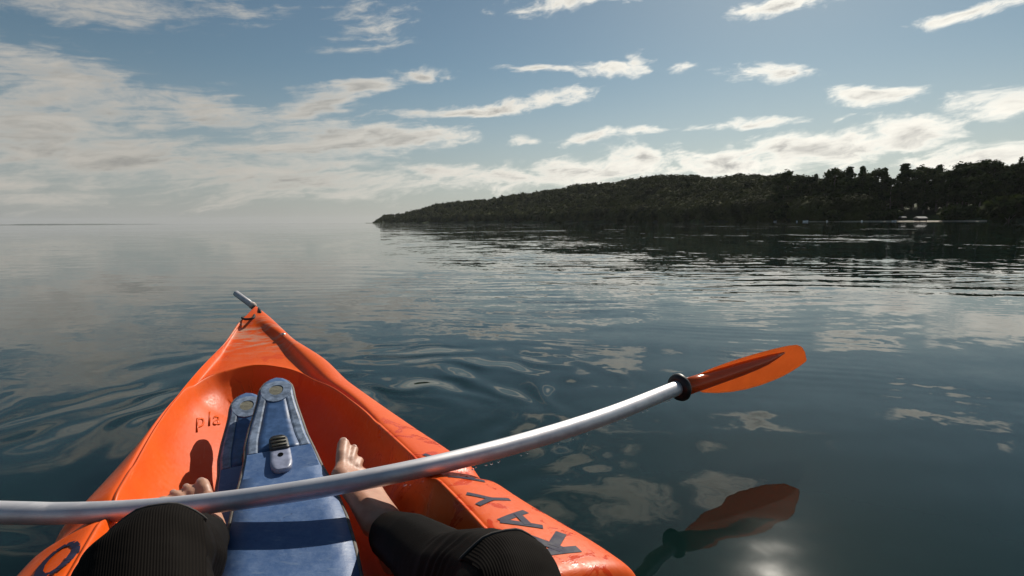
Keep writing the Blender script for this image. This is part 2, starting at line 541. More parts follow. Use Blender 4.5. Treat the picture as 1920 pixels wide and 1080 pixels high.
bv = np.concatenate(BV); bf = np.concatenate(BF)
me_f = np.concatenate([qf[:, [0, 1, 2]], qf[:, [0, 2, 3]], bf + len(qv)])
fo = from_np('forest', np.concatenate([qv, bv]), me_f, forest_m, smooth=False)
tag(fo, 'dense dark wood covering the headland beyond the lake', 'forest', kind='stuff')


def tree_meshes(kind, seed):
    """trunk and crown meshes for one kind of tree, about 20 m tall"""
    global rng
    rng = np.random.default_rng(seed); random.seed(seed)
    bm = bmesh.new()
    H = 20.0
    lean = [(0.5 * math.sin(i * .9 + seed), 0.4 * math.cos(i * 1.1 + seed * 2)) for i in range(8)]
    tp = [(lean[i][0] * i / 7, lean[i][1] * i / 7, H * .93 * i / 7) for i in range(8)]
    tube(bm, tp, [.42 - .052 * i for i in range(8)], 8)
    lobes = []
    if kind == 'column':
        for i in range(9):
            z = 5.0 + i * 1.75
            a = i * 2.4 + seed
            rr = (1.9 - .10 * i) * random.uniform(.8, 1.1)
            lobes.append((math.cos(a) * rr * .55, math.sin(a) * rr * .55, z, rr, rr, 1.7))
        lobes.append((0, 0, 19.6, 1.0, 1.0, 1.5))
    elif kind == 'spire':
        for i in range(10):
            z = 2.5 + i * 1.8
            a = i * 2.1
            rr = (2.6 - .22 * i)
            lobes.append((math.cos(a) * .4, math.sin(a) * .4, z, rr, rr, 1.2))
    elif kind == 'broad':
        for i in range(15):
            a = i * 2.399 + seed
            z = 6 + 12.5 * (i / 14.) + random.uniform(-.8, .8)
            sp = 3.6 * math.sin(math.pi * min(1, (z - 3) / 18.) ** .8) + .5
            lobes.append((math.cos(a) * sp, math.sin(a) * sp, z, random.uniform(1.7, 2.5), random.uniform(1.7, 2.5), random.uniform(1.4, 2.1)))
    else:  # gum: bare trunk, clumped top
        for i in range(12):
            a = i * 2.399 + seed
            z = 9.5 + 9.6 * (i / 11.) + random.uniform(-.7, .7)
            sp = random.uniform(.8, 2.7) * (1 - .45 * (i / 11.))
            lobes.append((math.cos(a) * sp, math.sin(a) * sp, z, random.uniform(1.2, 1.9), random.uniform(1.2, 1.9), random.uniform(1.0, 1.6)))
    for L in lobes[::2]:
        z0 = L[2] - 2.2
        tube(bm, [(0, 0, max(2.0, z0)), (L[0] * .5, L[1] * .5, L[2] - 1.0), (L[0], L[1], L[2])], [.14, .09, .04], 5)
    tm = bpy.data.meshes.new('trunk'); bm.to_mesh(tm); bm.free(); tm.materials.append(bark_m)
    C, S, N = [], [], []
    for L in lobes:
        n = int(62 * (L[3] * L[4] * L[5]) ** .66)
        c = in_ball(n, .35)
        C.append(np.array(L[:3]) + c * np.array(L[3:6]) * (1 + .25 * rng.normal(size=(n, 1)) * .6))
        S.append(np.full(n, .66)); N.append(c)
    qv, qf = quads(np.concatenate(C), np.concatenate(S), np.concatenate(N))
    o = from_np('crown', qv, qf, leaf_m, smooth=False)
    cm = o.data
    bpy.data.objects.remove(o)
    return tm, cm


KINDS = {}
for i, k in enumerate(('column', 'spire', 'broad', 'gum', 'broad', 'gum')):
    KINDS[k + str(i)] = tree_meshes(k, 11 + i)
rng = np.random.default_rng(99); random.seed(99)


def tree(name, key, b, d, h, rz, label, group=None, wide=1.0):
    z0 = float(terrain_z(b, max(0.0, d / float(shore(b)) - 1)))
    z0 = min(z0, 3.0)
    o = empty(name, (b * d, d, z0 - .2), rz)
    s = (h - z0) / 20.0
    tm, cm = KINDS[key]
    for nm, mm in (('trunk', tm), ('crown', cm)):
        c = bpy.data.objects.new(nm, mm); COL.objects.link(c); c.parent = o
        c.scale = (s * wide, s * wide, s)
    return tag(o, label, 'tree', group)


def bpx(px): return (px - 960) / 1000.0


# skyline trees of the right shore, from the bay to the frame edge: pixel bearing, top height above horizon (px)
SKY = [
    (1472, 88, 'broad2', 1.25, 'tall round-crowned tree standing up from the wood at the near end of the forested hill'),
    (1500, 80, 'broad4', 1.0, 'shorter round tree just right of the one rising from the hill end'),
    (1521, 78, 'column0', .8, 'slim column-shaped tree in the low gap of the tree line'),
    (1537, 74, 'broad2', .8, 'low tree filling the dip between the hill wood and the tall grove'),
    (1555, 93, 'broad4', .9, 'leading broad tree at the left edge of the tall grove'),
    (1583, 90, 'column0', 1.2, 'narrow columnar tree second from the left in the tall grove'),
    (1606, 91, 'column0', .9, 'column-shaped tree standing left of the middle of the tall grove'),
    (1630, 92, 'broad4', 1.0, 'broad tree with the highest top in the middle of the tall grove'),
    (1648, 88, 'column0', 1.0, 'narrow tree closing the right side of the tall grove'),
    (1662, 76, 'broad4', .7, 'low tree on the right shoulder of the tall grove before the notch'),
    (1684, 95, 'column0', 1.35, 'upright dark tree just right of the notch in the tree line'),
    (1703, 96, 'broad2', .9, 'full tree behind the white-roofed boathouse'),
    (1728, 95, 'broad4', .95, 'broad flat-topped tree right of the boathouse roof'),
    (1748, 93, 'column0', .9, 'column-shaped tree just right of the broad flat-topped tree'),
    (1768, 91, 'broad4', .7, 'small broad tree between two dips in the tree line'),
    (1785, 94, 'column0', .8, 'slender column-shaped tree on the skyline just before the big domed crowns'),
    (1803, 103, 'broad2', 1.1, 'big domed tree that starts the highest stand on the shore'),
    (1824, 106, 'broad4', 1.2, 'highest rounded crown above the pale beach'),
    (1850, 103, 'broad2', 1.15, 'wide crown to the right of the highest rounded tree'),
    (1874, 99, 'broad4', 1.0, 'lower crown just left of the spire tree'),
    (1896, 112, 'spire1', .75, 'single pointed conifer spire rising above the round crowns'),
    (1917, 104, 'broad2', 1.1, 'tall tree cut by the right edge of the picture'),
]
for i, (px, hp, key, wd, lb) in enumerate(SKY):
    b = bpx(px)
    d = float(shore(b)) * (1.06 + .05 * random.random())
    tree('conifer_tree' if key.startswith('spire') else 'tall_tree', key, b, d, (hp + 4) / 1000. * d + CAM_H, random.uniform(0, 6.3), lb, 'tall trees along the right shore', wd * 1.2)
# second and third rows fill the grove behind and below them
for i in range(46):
    px = 1462 + i * 10.2 + random.uniform(-4, 4)
    b = bpx(px)
    if 1509 < px < 1517: continue
    d = float(shore(b)) * random.uniform(1.02, 1.16)
    top = np.interp(px, [1460, 1500, 1520, 1545, 1560, 1650, 1668, 1690, 1780, 1800, 1930], [70, 62, 58, 60, 78, 78, 62, 78, 74, 84, 88])
    tree('tall_tree', random.choice(['broad2', 'broad4', 'gum3', 'column0']), b, d, (top + random.uniform(-16, 4)) / 1000. * d + CAM_H, random.uniform(0, 6.3),
         'dark tree packed into the shaded grove under the skyline trees', 'trees filling the shore grove', random.uniform(1.0, 1.35))
# bushes at the water's edge
def bush(px, d_off, hp, wp, label, group=None):
    b = bpx(px); d = float(shore(b)) * d_off
    o = empty('shore_bush', (b * d, d, .2), random.uniform(0, 6))
    h = hp / 1000. * d; w = wp / 1000. * d / 2
    C = []
    for j in range(9):
        a = j * 2.4
        c = in_ball(150, .4)
        C.append(np.array([math.cos(a) * w * .5, math.sin(a) * w * .4, h * (.30 + .45 * ((j * 37) % 10) / 10.)]) + c * np.array([w * .5, w * .45, h * .32]))
    C = np.concatenate(C)
    qv, qf = quads(C, np.full(len(C), max(.5, w * .16)))
    from_np('crown', qv, qf, leaf_m, o, smooth=False)
    bm = bmesh.new()
    for j in range(4):
        a = j * 1.57
        tube(bm, [(0, 0, -.3), (math.cos(a) * w * .2, math.sin(a) * w * .2, h * .3), (math.cos(a) * w * .45, math.sin(a) * w * .4, h * .6)], [.12, .08, .04], 5)
    from_bm('trunk', bm, bark_m, o)
    return tag(o, label, 'bush', group)


bush(1885, .93, 46, 110, 'large rounded dark bush on the shore at the right edge', )
bush(1790, 1.0, 30, 70, 'low dark thicket right of the boathouse behind the beach', )
bush(1655, 1.0, 22, 60, 'low bush left of the boathouse at the water edge', )
bush(1575, 1.0, 24, 70, 'wide low bush under the left half of the tall grove', )
bush(1480, 1.0, 26, 60, 'dark shrub at the foot of the round-crowned tree by the bay', )

# ------------------------------------------------------------------ shore things
white_m = simple('white_paint', (0.80, 0.80, 0.77), 0.45, var=.05)
dark_wood_m = simple('dark_boards', (0.035, 0.030, 0.026), 0.8, var=.3, scale=4.)
grey_roof_m = simple('pale_sheet_roof', (0.50, 0.50, 0.48), 0.6, var=.1)


def box(bm, x0, x1, y0, y1, z0, z1):
    v = [bm.verts.new(p) for p in ((x0, y0, z0), (x1, y0, z0), (x1, y1, z0), (x0, y1, z0), (x0, y0, z1), (x1, y0, z1), (x1, y1, z1), (x0, y1, z1))]
    for f in ((3, 2, 1, 0), (4, 5, 6, 7), (0, 1, 5, 4), (1, 2, 6, 5), (2, 3, 7, 6), (3, 0, 4, 7)):
        bm.faces.new([v[i] for i in f])


def boathouse(px, d, w, h, label, dz=0.0):
    b = bpx(px)
    o = empty('boathouse', (b * d, d, .25 + dz), -.25)
    bm = bmesh.new(); box(bm, -w / 2, w / 2, 0, 4, 0, h * .62); from_bm('wall', bm, dark_wood_m, o, False)
    bm = bmesh.new()
    v = [bm.verts.new(p) for p in ((-w / 2 - .25, -.45, h * .60), (w / 2 + .25, -.45, h * .60), (w / 2 + .25, 2, h), (-w / 2 - .25, 2, h), (w / 2 + .25, 4.4, h * .6), (-w / 2 - .25, 4.4, h * .6))]
    bm.faces.new((v[0], v[1], v[2], v[3])); bm.faces.new((v[3], v[2], v[4], v[5]))
    bmesh.ops.solidify(bm, geom=bm.faces[:], thickness=.1)
    from_bm('roof', bm, grey_roof_m, o, False)
    bm = bmesh.new(); box(bm, -w * .18, w * .18, -.06, -.003, .05, h * .5); from_bm('door', bm, simple('door_boards', (.06, .05, .04), .7), o, False)
    for sx in (-1, 1):
        bm = bmesh.new(); box(bm, sx * w * .42 - .07, sx * w * .42 + .07, -.6, -.46, -.4 - dz, h * .6); from_bm('post', bm, dark_wood_m, o, False)
    return tag(o, label, 'boathouse')


boathouse(1725, 229, 3.0, 1.9, 'dark boathouse with a pale roof standing beside the beach')
boathouse(1690, 243, 1.5, 1.2, 'smaller hut with a pale roof behind and left of the boathouse', .9)


def dinghy(px, d, L, label, group):
    b = bpx(px)
    o = empty('dinghy', (b * d, d, 0), random.uniform(-.5, .5))
    bm = bmesh.new()
    S = [(-.5, .30, .26), (-.2, .36, .24), (.15, .33, .26), (.38, .18, .31), (.5, .02, .36)]
    rows = []
    for (s, w, z) in S:
        rows.append([bm.verts.new((s * L, y * L * .55, zz * L)) for y, zz in ((-w, z), (-w * .8, -.03), (0, -.06), (w * .8, -.03), (w, z), (w * .85, z), (w * .7, .06), (0, .04), (-w * .7, .06), (-w * .85, z))])
    for i in range(len(S) - 1):
        for k in range(10):
            bm.faces.new((rows[i][k], rows[i][(k + 1) % 10], rows[i + 1][(k + 1) % 10], rows[i + 1][k]))
    bm.faces.new(rows[0][::-1]); bm.faces.new(rows[-1])
    from_bm('hull', bm, white_m, o)
    bm = bmesh.new(); box(bm, -.1 * L, .0, -.16 * L, .16 * L, .17 * L, .20 * L); from_bm('seat', bm, dark_wood_m, o, False)
    return tag(o, label, 'boat', group)


dinghy(1507, 270, 2.3, 'white open boat moored where the hill wood ends', 'small white boats along the shore')
dinghy(1451, 312, 2.0, 'white boat moored left of the others below the round-crowned tree', 'small white boats along the shore')
dinghy(1672, 235, 1.6, 'white dinghy moored left of the boathouse', 'small white boats along the shore')


def buoy(px, d, label):
    b = bpx(px)
    o = empty('mooring_buoy', (b * d, d, 0))
    bm = bmesh.new()
    bmesh.ops.create_uvsphere(bm, u_segments=12, v_segments=8, radius=.42, matrix=Matrix.Translation((0, 0, .2)))
    from_bm('float', bm, white_m, o)
    bm = bmesh.new(); tube(bm, [(0, 0, .55), (0, 0, .85), (.12, 0, .95), (.2, 0, .85)], .04, 6)
    from_bm('ring', bm, dark_wood_m, o)
    return tag(o, label, 'buoy', 'white buoys off the shore')


buoy(1491, 285, 'white buoy floating just left of the moored open boat')
buoy(1547, 262, 'white buoy off the left edge of the tall grove')
buoy(1612, 246, 'white buoy off the middle of the tall grove')

# ================================================================== KAYAK
TH = R(27)
KM = Matrix.Translation((0.045 * math.cos(TH), 0.045 * math.sin(TH), 0)) @ Matrix.Rotation(TH, 4, 'Z')
KMI = KM.inverted()
d_ax = Vector((-math.sin(TH), math.cos(TH), 0)); n_ax = Vector((math.cos(TH), math.sin(TH), 0))

km, t, bs = material('orange_polyethylene')
co = t.add('ShaderNodeTexCoord').outputs['Object']
n_big = t.noise(co, 5.0, 5.0, 0.6)[0]
n_fine = t.noise(co, 90.0, 4.0, 0.6)[0]
sepk = t.add('ShaderNodeSeparateXYZ', {0: co})
col = t.mix(t.ramp(n_big, 0.3, 0.7), (0.74, 0.086, 0.004, 1), (0.80, 0.112, 0.007, 1))
# wet blotches on the side decks
wetn = t.noise(co, 17.0, 5.0, 0.65, 1.2)[0]
wet = t.math('MULTIPLY', t.ramp(wetn, 0.53, 0.60), t.ramp(sepk.outputs[0], 0.12, 0.24))
wet = t.math('MULTIPLY', wet, t.ramp(sepk.outputs[1], 1.35, 1.15))
col = t.mix(t.math('MULTIPLY', wet, 0.75), col, (0.60, 0.036, 0.003, 1))
wet2 = t.math('MULTIPLY', t.ramp(t.noise(co, 12.0, 4.0, 0.6, 1.5)[0], 0.60, 0.66), t.ramp(sepk.outputs[1], 1.5, 1.75))
col = t.mix(t.math('MULTIPLY', wet2, 0.55), col, (0.64, 0.048, 0.004, 1))
# pale scuffing near the bow
scf = t.math('MULTIPLY', t.ramp(t.noise(t.vmath('MULTIPLY', co, (11.0, 34.0, 10.0)), 1.0, 8.0, 0.72, 0.2)[0], 0.44, 0.66),
             t.math('MULTIPLY', t.ramp(sepk.outputs[1], 1.86, 2.05), t.ramp(sepk.outputs[1], 2.26, 2.16)))
col = t.mix(t.math('MULTIPLY', scf, 0.85), col, (0.50, 0.34, 0.24, 1))
# worn lip
wear = t.add('ShaderNodeAttribute', attribute_name='wear').outputs['Fac']
wf = t.math('MULTIPLY', wear, t.ramp(n_fine, 0.22, 0.52))
col = t.mix(t.math('MULTIPLY', wf, 0.85), col, (0.80, 0.47, 0.33, 1))
scl = t.noise(t.vmath('MULTIPLY', co, (210.0, 9.0, 60.0)), 1.0, 4.0, 0.7, 0.8)[0]
col = t.mix(t.math('MULTIPLY', t.ramp(scl, 0.62, 0.74), 0.30), col, (0.80, 0.34, 0.17, 1))
grit = t.math('MULTIPLY', t.ramp(t.noise(co, 170.0, 3.0, 0.6)[0], 0.68, 0.76), t.ramp(n_big, 0.42, 0.62))
col = t.mix(t.math('MULTIPLY', grit, 0.45), col, (0.22, 0.05, 0.012, 1))
t.l.new(col, bs.inputs['Base Color'])
ro = t.math('SUBTRACT', t.ramp(n_fine, 0.3, 0.7, 0.36, 0.52), t.math('MULTIPLY', wet, 0.22))
t.l.new(ro, bs.inputs['Roughness'])
bs.inputs['Specular IOR Level'].default_value = 0.22
scr = t.noise(t.vmath('MULTIPLY', co, (160.0, 14.0, 60.0)), 1.0, 3.0, 0.6, 0.5)[0]
bh = t.math('ADD', t.math('MULTIPLY', n_fine, 0.6), t.math('ADD', t.math('MULTIPLY', scr, 0.5), t.math('MULTIPLY', wet, 0.35)))
t.l.new(t.add('ShaderNodeBump', {'Height': bh, 'Strength': 0.35, 'Distance': 0.0012}).outputs[0], bs.inputs['Normal'])

K_OUT = [(2.385, 0), (2.345, .020), (2.22, .058), (2.02, .112), (1.80, .183), (1.62, .222), (1.4, .277), (1.2, .321), (1.0, .357), (.8, .390), (.6, .436), (.4, .446), (0, .438), (-.5, .39), (-1.0, .29), (-1.5, .11), (-1.75, 0)]
K_RR = [(1.80, -.03), (1.79, .0), (1.765, .035), (1.72, .078), (1.65, .115), (1.52, .16), (1.35, .195), (1.165, .216), (1.0, .234), (.8, .252), (.6, .262), (.4, .27), (0, .275), (-.35, .26), (-.55, .2), (-.65, .1), (-.68, 0)]
K_RL = [(1.80, -.03), (1.795, -.062), (1.78, -.10), (1.755, -.142), (1.69, -.183), (1.58, -.213), (1.4, -.236), (1.2, -.25), (1.0, -.262), (.8, -.272), (.6, -.28), (.4, -.285), (0, -.285), (-.35, -.265), (-.55, -.2), (-.65, -.1), (-.68, 0)]
K_GR = [(2.19, -.03), (2.18, -.005), (2.13, .025), (1.99, .076), (1.76, .124), (1.58, .163), (1.40, .204), (1.18, .229), (1.0, .247), (.8, .265), (.6, .275), (.4, .283), (0, .29), (-.38, .275), (-.6, .21), (-.72, .1), (-.75, 0)]
K_GL = [(2.19, -.03), (2.185, -.055), (2.15, -.076), (1.99, -.115), (1.78, -.172), (1.60, -.213), (1.42, -.243), (1.2, -.262), (1.0, -.274), (.8, -.284), (.6, -.292), (.4, -.297), (0, -.297), (-.38, -.28), (-.6, -.21), (-.72, -.1), (-.75, 0)]
MS = 150
def closed(right, left):
    a = catmull(right, MS); b = catmull(left, MS)
    return np.concatenate([a, b[-2:0:-1]])            # bow -> stern on the right, back on the left
outer = closed([(s, w) for s, w in K_OUT], [(s, -w) for s, w in K_OUT])
rim = closed(K_RR, K_RL)
gg = closed(K_GR, K_GL)


def inset(loop, dist):
    dist = (dist * (1 + (1.0 if dist > .05 else .0) * sstep(loop[:, 0], 1.25, 1.75)))[:, None]
    tn = np.roll(loop, -1, 0) - np.roll(loop, 1, 0)
    tn /= np.linalg.norm(tn, axis=1)[:, None] + 1e-9
    nr = np.stack([tn[:, 1], -tn[:, 0]], 1)
    c = loop.mean(0)
    sgn = np.sign(((c - loop) * nr).sum(1).sum())
    out = loop + nr * sgn * dist
    for _ in range(6):
        out = .5 * out + .25 * (np.roll(out, 1, 0) + np.roll(out, -1, 0))
    return out


S_R, S_L = 0.927, 1.037     # where the paddle shaft lies on the side decks
def zg(s, tt=None):
    s = np.asarray(s, float)
    z = np.interp(s, [-1.8, -1.2, -.4, 0.3, 1.2, 1.6, 2.0, 2.39], [.40, .32, .285, .285, .285, .300, .350, .432])
    k = sstep(s, .555, .515) * sstep(s, -.6, -.4)
    z = z - .075 * k
    if tt is not None:
        sh = np.where(np.asarray(tt) > 0, S_R, S_L)
        z = z - .016 * np.exp(-((s - sh) / .032) ** 4) * sstep(np.abs(tt), .12, .2)
    return z


def dist_frac(a, b, want, mx):
    L = np.linalg.norm(b - a, axis=1)
    return np.minimum(mx, want / np.maximum(L, 1e-6))[:, None]


sg = np.sign(outer[:, 1])
def L3(st2, z): return np.concatenate([st2, np.asarray(z, float).reshape(-1, 1) * np.ones((len(st2), 1))], 1)
E1 = outer.copy(); E1[:, 1] = sg * np.maximum(np.abs(outer[:, 1]) - .016, np.abs(outer[:, 1]) * .45); E1[:, 0] -= .02 * sstep(np.abs(outer[:, 1]), .06, 0) * np.sign(outer[:, 0])
G1 = gg + (rim - gg) * dist_frac(gg, rim, .022, .42)
P1 = rim + (gg - rim) * dist_frac(rim, gg, .022, .42)
near = 1 - sstep(np.linalg.norm(rim - gg, axis=1), .03, .10)      # 1 on the sides, 0 on the bow deck
drop = .026 * (1 - near)
zgo, zge, zgg = zg(outer[:, 0], outer[:, 1]), zg(E1[:, 0], E1[:, 1]), zg(gg[:, 0], gg[:, 1])
zrim = np.where(rim[:, 0] > 1.2, zg(rim[:, 0]) - .012 * (1 - near), zg(rim[:, 0], rim[:, 1]))
R1 = inset(rim, .004); W1 = inset(rim, .024); W2 = inset(rim, .085); F0 = inset(rim, .125)
F1 = F0.copy(); F1[:, 1] *= .5
CT = F0.copy(); CT[:, 1] = (F0[:, 1] + np.roll(F0[::-1], 1, 0)[:, 1]) * 0 - .01
ridge = sstep(CT[:, 0], .45, .6) * sstep(CT[:, 0], 1.0, .85)
sc = lambda k: np.stack([outer[:, 0] * (1 - .06 * (1 - k) * 2), outer[:, 1] * k], 1)
rk = np.interp(outer[:, 0], [-1.75, -1.2, 1.2, 2.0, 2.39], [.20, .02, .0, .05, .22])
bowk = sstep(outer[:, 0], 1.3, 1.8)
step_lo = zg(rim[:, 0]) - .285
RINGS = [L3(sc(.02), -.10 + rk), L3(sc(.55), -.085 + rk), L3(sc(.86), -.01 + rk), L3(sc(.955), .10 + rk * .8), L3(sc(.985), zgo - .065), L3(outer, zgo - .042 + .026 * bowk), L3(E1, zge - .020 + .018 * bowk),
         L3(gg, zgg + .008), L3(G1, zg(G1[:, 0], G1[:, 1]) + .002 - drop), L3(P1, np.where(P1[:, 0] > 1.2, zg(P1[:, 0]) - drop, zg(P1[:, 0], P1[:, 1]) + .005)),
         L3(rim, zrim + .008), L3(R1, zrim - .004), L3(inset(rim, .008), zrim - .014), L3(W1, zrim - .06), L3(W2, .165 + 0 * zrim), L3(F0, .118), L3(F1, .108 + .05 * ridge), L3(CT, .105 + .085 * ridge)]
n_u = len(outer)
bm = bmesh.new()
rows = []
for Rg in RINGS:
    rows.append([bm.verts.new((p[1], p[0], p[2])) for p in Rg])
for i in range(len(rows) - 1):
    for k in range(n_u):
        k2 = (k + 1) % n_u
        bm.faces.new((rows[i][k], rows[i][k2], rows[i + 1][k2], rows[i + 1][k]))
for r_i in (0, -1):      # close keel and floor centre line
    rw = rows[r_i]
    for k in range(1, MS - 1):
        a, b = rw[k], rw[n_u - k]
        a.co.x = b.co.x = (a.co.x + b.co.x) / 2; a.co.y = b.co.y = (a.co.y + b.co.y) / 2; a.co.z = b.co.z = (a.co.z + b.co.z) / 2
bmesh.ops.remove_doubles(bm, verts=bm.verts[:], dist=.0004)
lay = bm.verts.layers.float.new('wear')
for v in bm.verts:
    v[lay] = 0.0
for i_r, wgt in ((10, 1.0), (11, .35), (9, .25), (7, .22), (6, .12)):
    for k, v in enumerate(rows[i_r]):
        if v.is_valid:
            v[lay] = wgt * (0.25 + .75 * float(sstep(v.co.y, 1.25, 1.6)))
cl = bm.edges.layers.float.get('crease_edge') or bm.edges.layers.float.new('crease_edge')
for i_r, wgt in ((5, .45), (7, .6), (8, .5), (10, .75)):
    for k in range(n_u):
        a, b = rows[i_r][k], rows[i_r][(k + 1) % n_u]
        if a.is_valid and b.is_valid:
            e = bm.edges.get((a, b))
            if e: e[cl] = wgt
kayak = from_bm('kayak', bm, km)
sm = kayak.modifiers.new('smooth', 'SUBSURF'); sm.levels = 2; sm.render_levels = 2
dg = bpy.context.evaluated_depsgraph_get()
sub = bpy.data.meshes.new_from_object(kayak.evaluated_get(dg))
kayak.modifiers.clear()
kayak.data = sub
sub.shade_smooth()
tag(kayak, 'orange plastic sit-on-top kayak with dark lettering, bow pointing out over the lake', 'kayak')
kb = bmesh.new(); kb.from_mesh(sub)
KT = BVHTree.FromBMesh(kb)
kayak.matrix_world = KM

# ---- lettering cut from dark tape, laid on the side decks
tape_m = simple('dark_tape', (0.018, 0.017, 0.042), 0.6, var=.3, scale=60., spec=.2)


def strip_letter(name, strokes, parent, w=.014, lift=.0007):
    bm = bmesh.new()
    for (a, b) in strokes:
        a = Vector(a); b = Vector(b)
        n = 8
        dv = (b - a).normalized(); pv = Vector((-dv.y, dv.x))
        pr = None
        for i in range(n + 1):
            c = a.lerp(b, i / n)
            row = []
            for k in (-1, -.33, .33, 1):
                q = c + pv * (k * w / 2)
                hit = KT.ray_cast(Vector((q.x, q.y, 1.0)), Vector((0, 0, -1)))
                z = hit[0].z if hit[0] else .28
                row.append(bm.verts.new((q.x, q.y, z + lift)))
            if pr:
                for k in range(3):
                    bm.faces.new((pr[k], pr[k + 1], row[k + 1], row[k]))
            pr = row
        lift += .0003
    return from_bm(name, bm, tape_m, parent)


# (t, s) on the side deck
def A_(s, dy=0): return [((.291, s), (.352, s + .028)), ((.291, s), (.352, s - .028)), ((.331, s - .019), (.331, s + .019))]
strip_letter('letter', [((.310, .607), (.372, .607)), ((.344, .609), (.308, .655)), ((.336, .620), (.372, .655))], kayak, .017)
strip_letter('letter', A_(.705), kayak, .013)
strip_letter('letter', [((.312, .782), (.347, .782)), ((.312, .782), (.276, .806)), ((.312, .782), (.278, .762))], kayak, .011)
strip_letter('letter', [((.272, .885), (.335, .905)), ((.272, .885), (.335, .862)), ((.315, .870), (.315, .899))], kayak, .012)
strip_letter('letter', [((.262, .955), (.318, .955)), ((.290, .957), (.260, .992)), ((.285, .964), (.318, .995))], kayak, .012)
ring_pts = [(-.297 + .019 * math.cos(a), .905 + .040 * math.sin(a)) for a in [i * math.pi / 6 for i in range(13)]]
strip_letter('letter', [(ring_pts[i], ring_pts[i + 1]) for i in range(12)], kayak, .010)

# ---- moulded letters on the front left wall
eyel = KMI @ Vector((0, 0, CAM_H))
ux = Vector((1, 0, .12)); uy = Vector((0, .22, 1)).normalized()
adv = 0.0
for ch, wd_ in (('p', .0195), ('l', .0085), ('a', .018)):
    tcu = bpy.data.curves.new('moulded_letter', 'FONT')
    tcu.body = ch; tcu.size = .033; tcu.resolution_u = 4; tcu.offset = .0002
    tob = bpy.data.objects.new('moulded_letter', tcu); COL.objects.link(tob)
    dg = bpy.context.evaluated_depsgraph_get(); dg.update()
    tme = bpy.data.meshes.new_from_object(tob.evaluated_get(dg))
    bpy.data.objects.remove(tob)
    tb = bmesh.new(); tb.from_mesh(tme)
    bmesh.ops.triangulate(tb, faces=tb.faces)
    o_w = Vector((-.512, .825, .424)) + ux * adv
    adv += wd_
    def wall_pt(p, off):
        dr = (p - eyel).normalized()
        hit = KT.ray_cast(eyel, dr)
        if not hit[0]:
            return p
        nn = hit[1] if hit[1].dot(dr) < 0 else -hit[1]
        return hit[0] + nn * off
    for v in tb.verts:
        v.co = wall_pt(KMI @ (o_w + ux * v.co.x + uy * v.co.y), .0010)
    ext = bmesh.ops.extrude_face_region(tb, geom=tb.faces[:])
    for g in ext['geom']:
        if isinstance(g, bmesh.types.BMVert):
            g.co += (g.co - eyel).normalized() * .005
    from_bm('moulded_letter', tb, km, kayak, False)

# ---- bow carry handle: cord loop through the nose and a grey tube grip
grip_m = simple('grey_plastic_tube', (0.52, 0.50, 0.52), 0.42, var=.12, scale=80.)
cord_m = simple('dark_cord', (0.03, 0.025, 0.025), 0.8)
hnd = empty('carry_handle'); hnd.parent = kayak
a0 = Vector((-.004, 2.335, .408)); g0 = KMI @ Vector((-1.085, 2.200, .412)); g1 = KMI @ Vector((-1.175, 2.250, .456))
bm = bmesh.new(); tube(bm, [g0, g0.lerp(g1, .5), g1], .0125, 14); gp = from_bm('grip', bm, grip_m, hnd)
bm = bmesh.new(); tube(bm, catmull([g0 + (g0 - g1) * .02, g0 + Vector((.012, -.02, -.004)), Vector((.012, 2.275, .412)), Vector((.004, 2.27, .39))], 12), .005, 8)
from_bm('cord', bm, cord_m, hnd)
bm = bmesh.new(); tube(bm, catmull([g0 + (g1 - g0) * .08, g0 + Vector((.002, -.03, -.012)), Vector((-.012, 2.19, .402)), Vector((-.040, 2.185, .398)), Vector((-.052, 2.215, .400)), Vector((-.040, 2.25, .398))], 20), .0045, 8)
from_bm('cord', bm, cord_m, hnd)
bm = bmesh.new(); tube(bm, [g0 + (g1 - g0) * -.10, g0 + (g1 - g0) * .03], .0145, 12); from_bm('stopper', bm, simple('pale_stopper', (.62, .50, .44), .5), hnd)
# deck rivet
bm = bmesh.new(); h = KT.ray_cast(Vector((.074, 2.03, 1)), Vector((0, 0, -1)))[0]
bmesh.ops.create_uvsphere(bm, u_segments=12, v_segments=8, radius=.009, matrix=Matrix.Translation(h) @ Matrix.Diagonal((1, 1, .5, 1)))
from_bm('deck_rivet', bm, simple('steel', (.55, .52, .48), .3, 1.0), kayak)

# ================================================================== SWIM FINS
FIN = [(-0.619, 1.357, 0.338, 0.0000), (-0.614, 1.346, 0.337, 0.0176), (-0.607, 1.330, 0.335, 0.0283), (-0.597, 1.307, 0.332, 0.0364), (-0.585, 1.279, 0.329, 0.0399), (-0.572, 1.248, 0.319, 0.0424), (-0.560, 1.219, 0.309, 0.0469), (-0.539, 1.169, 0.290, 0.0567), (-0.513, 1.111, 0.276, 0.0640), (-0.485, 1.061, 0.263, 0.0696), (-0.457, 1.003, 0.253, 0.0773), (-0.422, 0.933, 0.244, 0.0891), (-0.380, 0.846, 0.229, 0.0996), (-0.355, 0.789, 0.218, 0.1035), (-0.341, 0.758, 0.213, 0.1041), (-0.319, 0.706, 0.209, 0.1041), (-0.299, 0.661, 0.204, 0.1011)]
FC3 = np.array([f[:3] for f in FIN]); FW = np.array([f[3] for f in FIN]) * .93
cum = np.concatenate([[0], np.cumsum(np.linalg.norm(np.diff(FC3, axis=0), axis=1))])
FORG = Vector(FC3[-3])
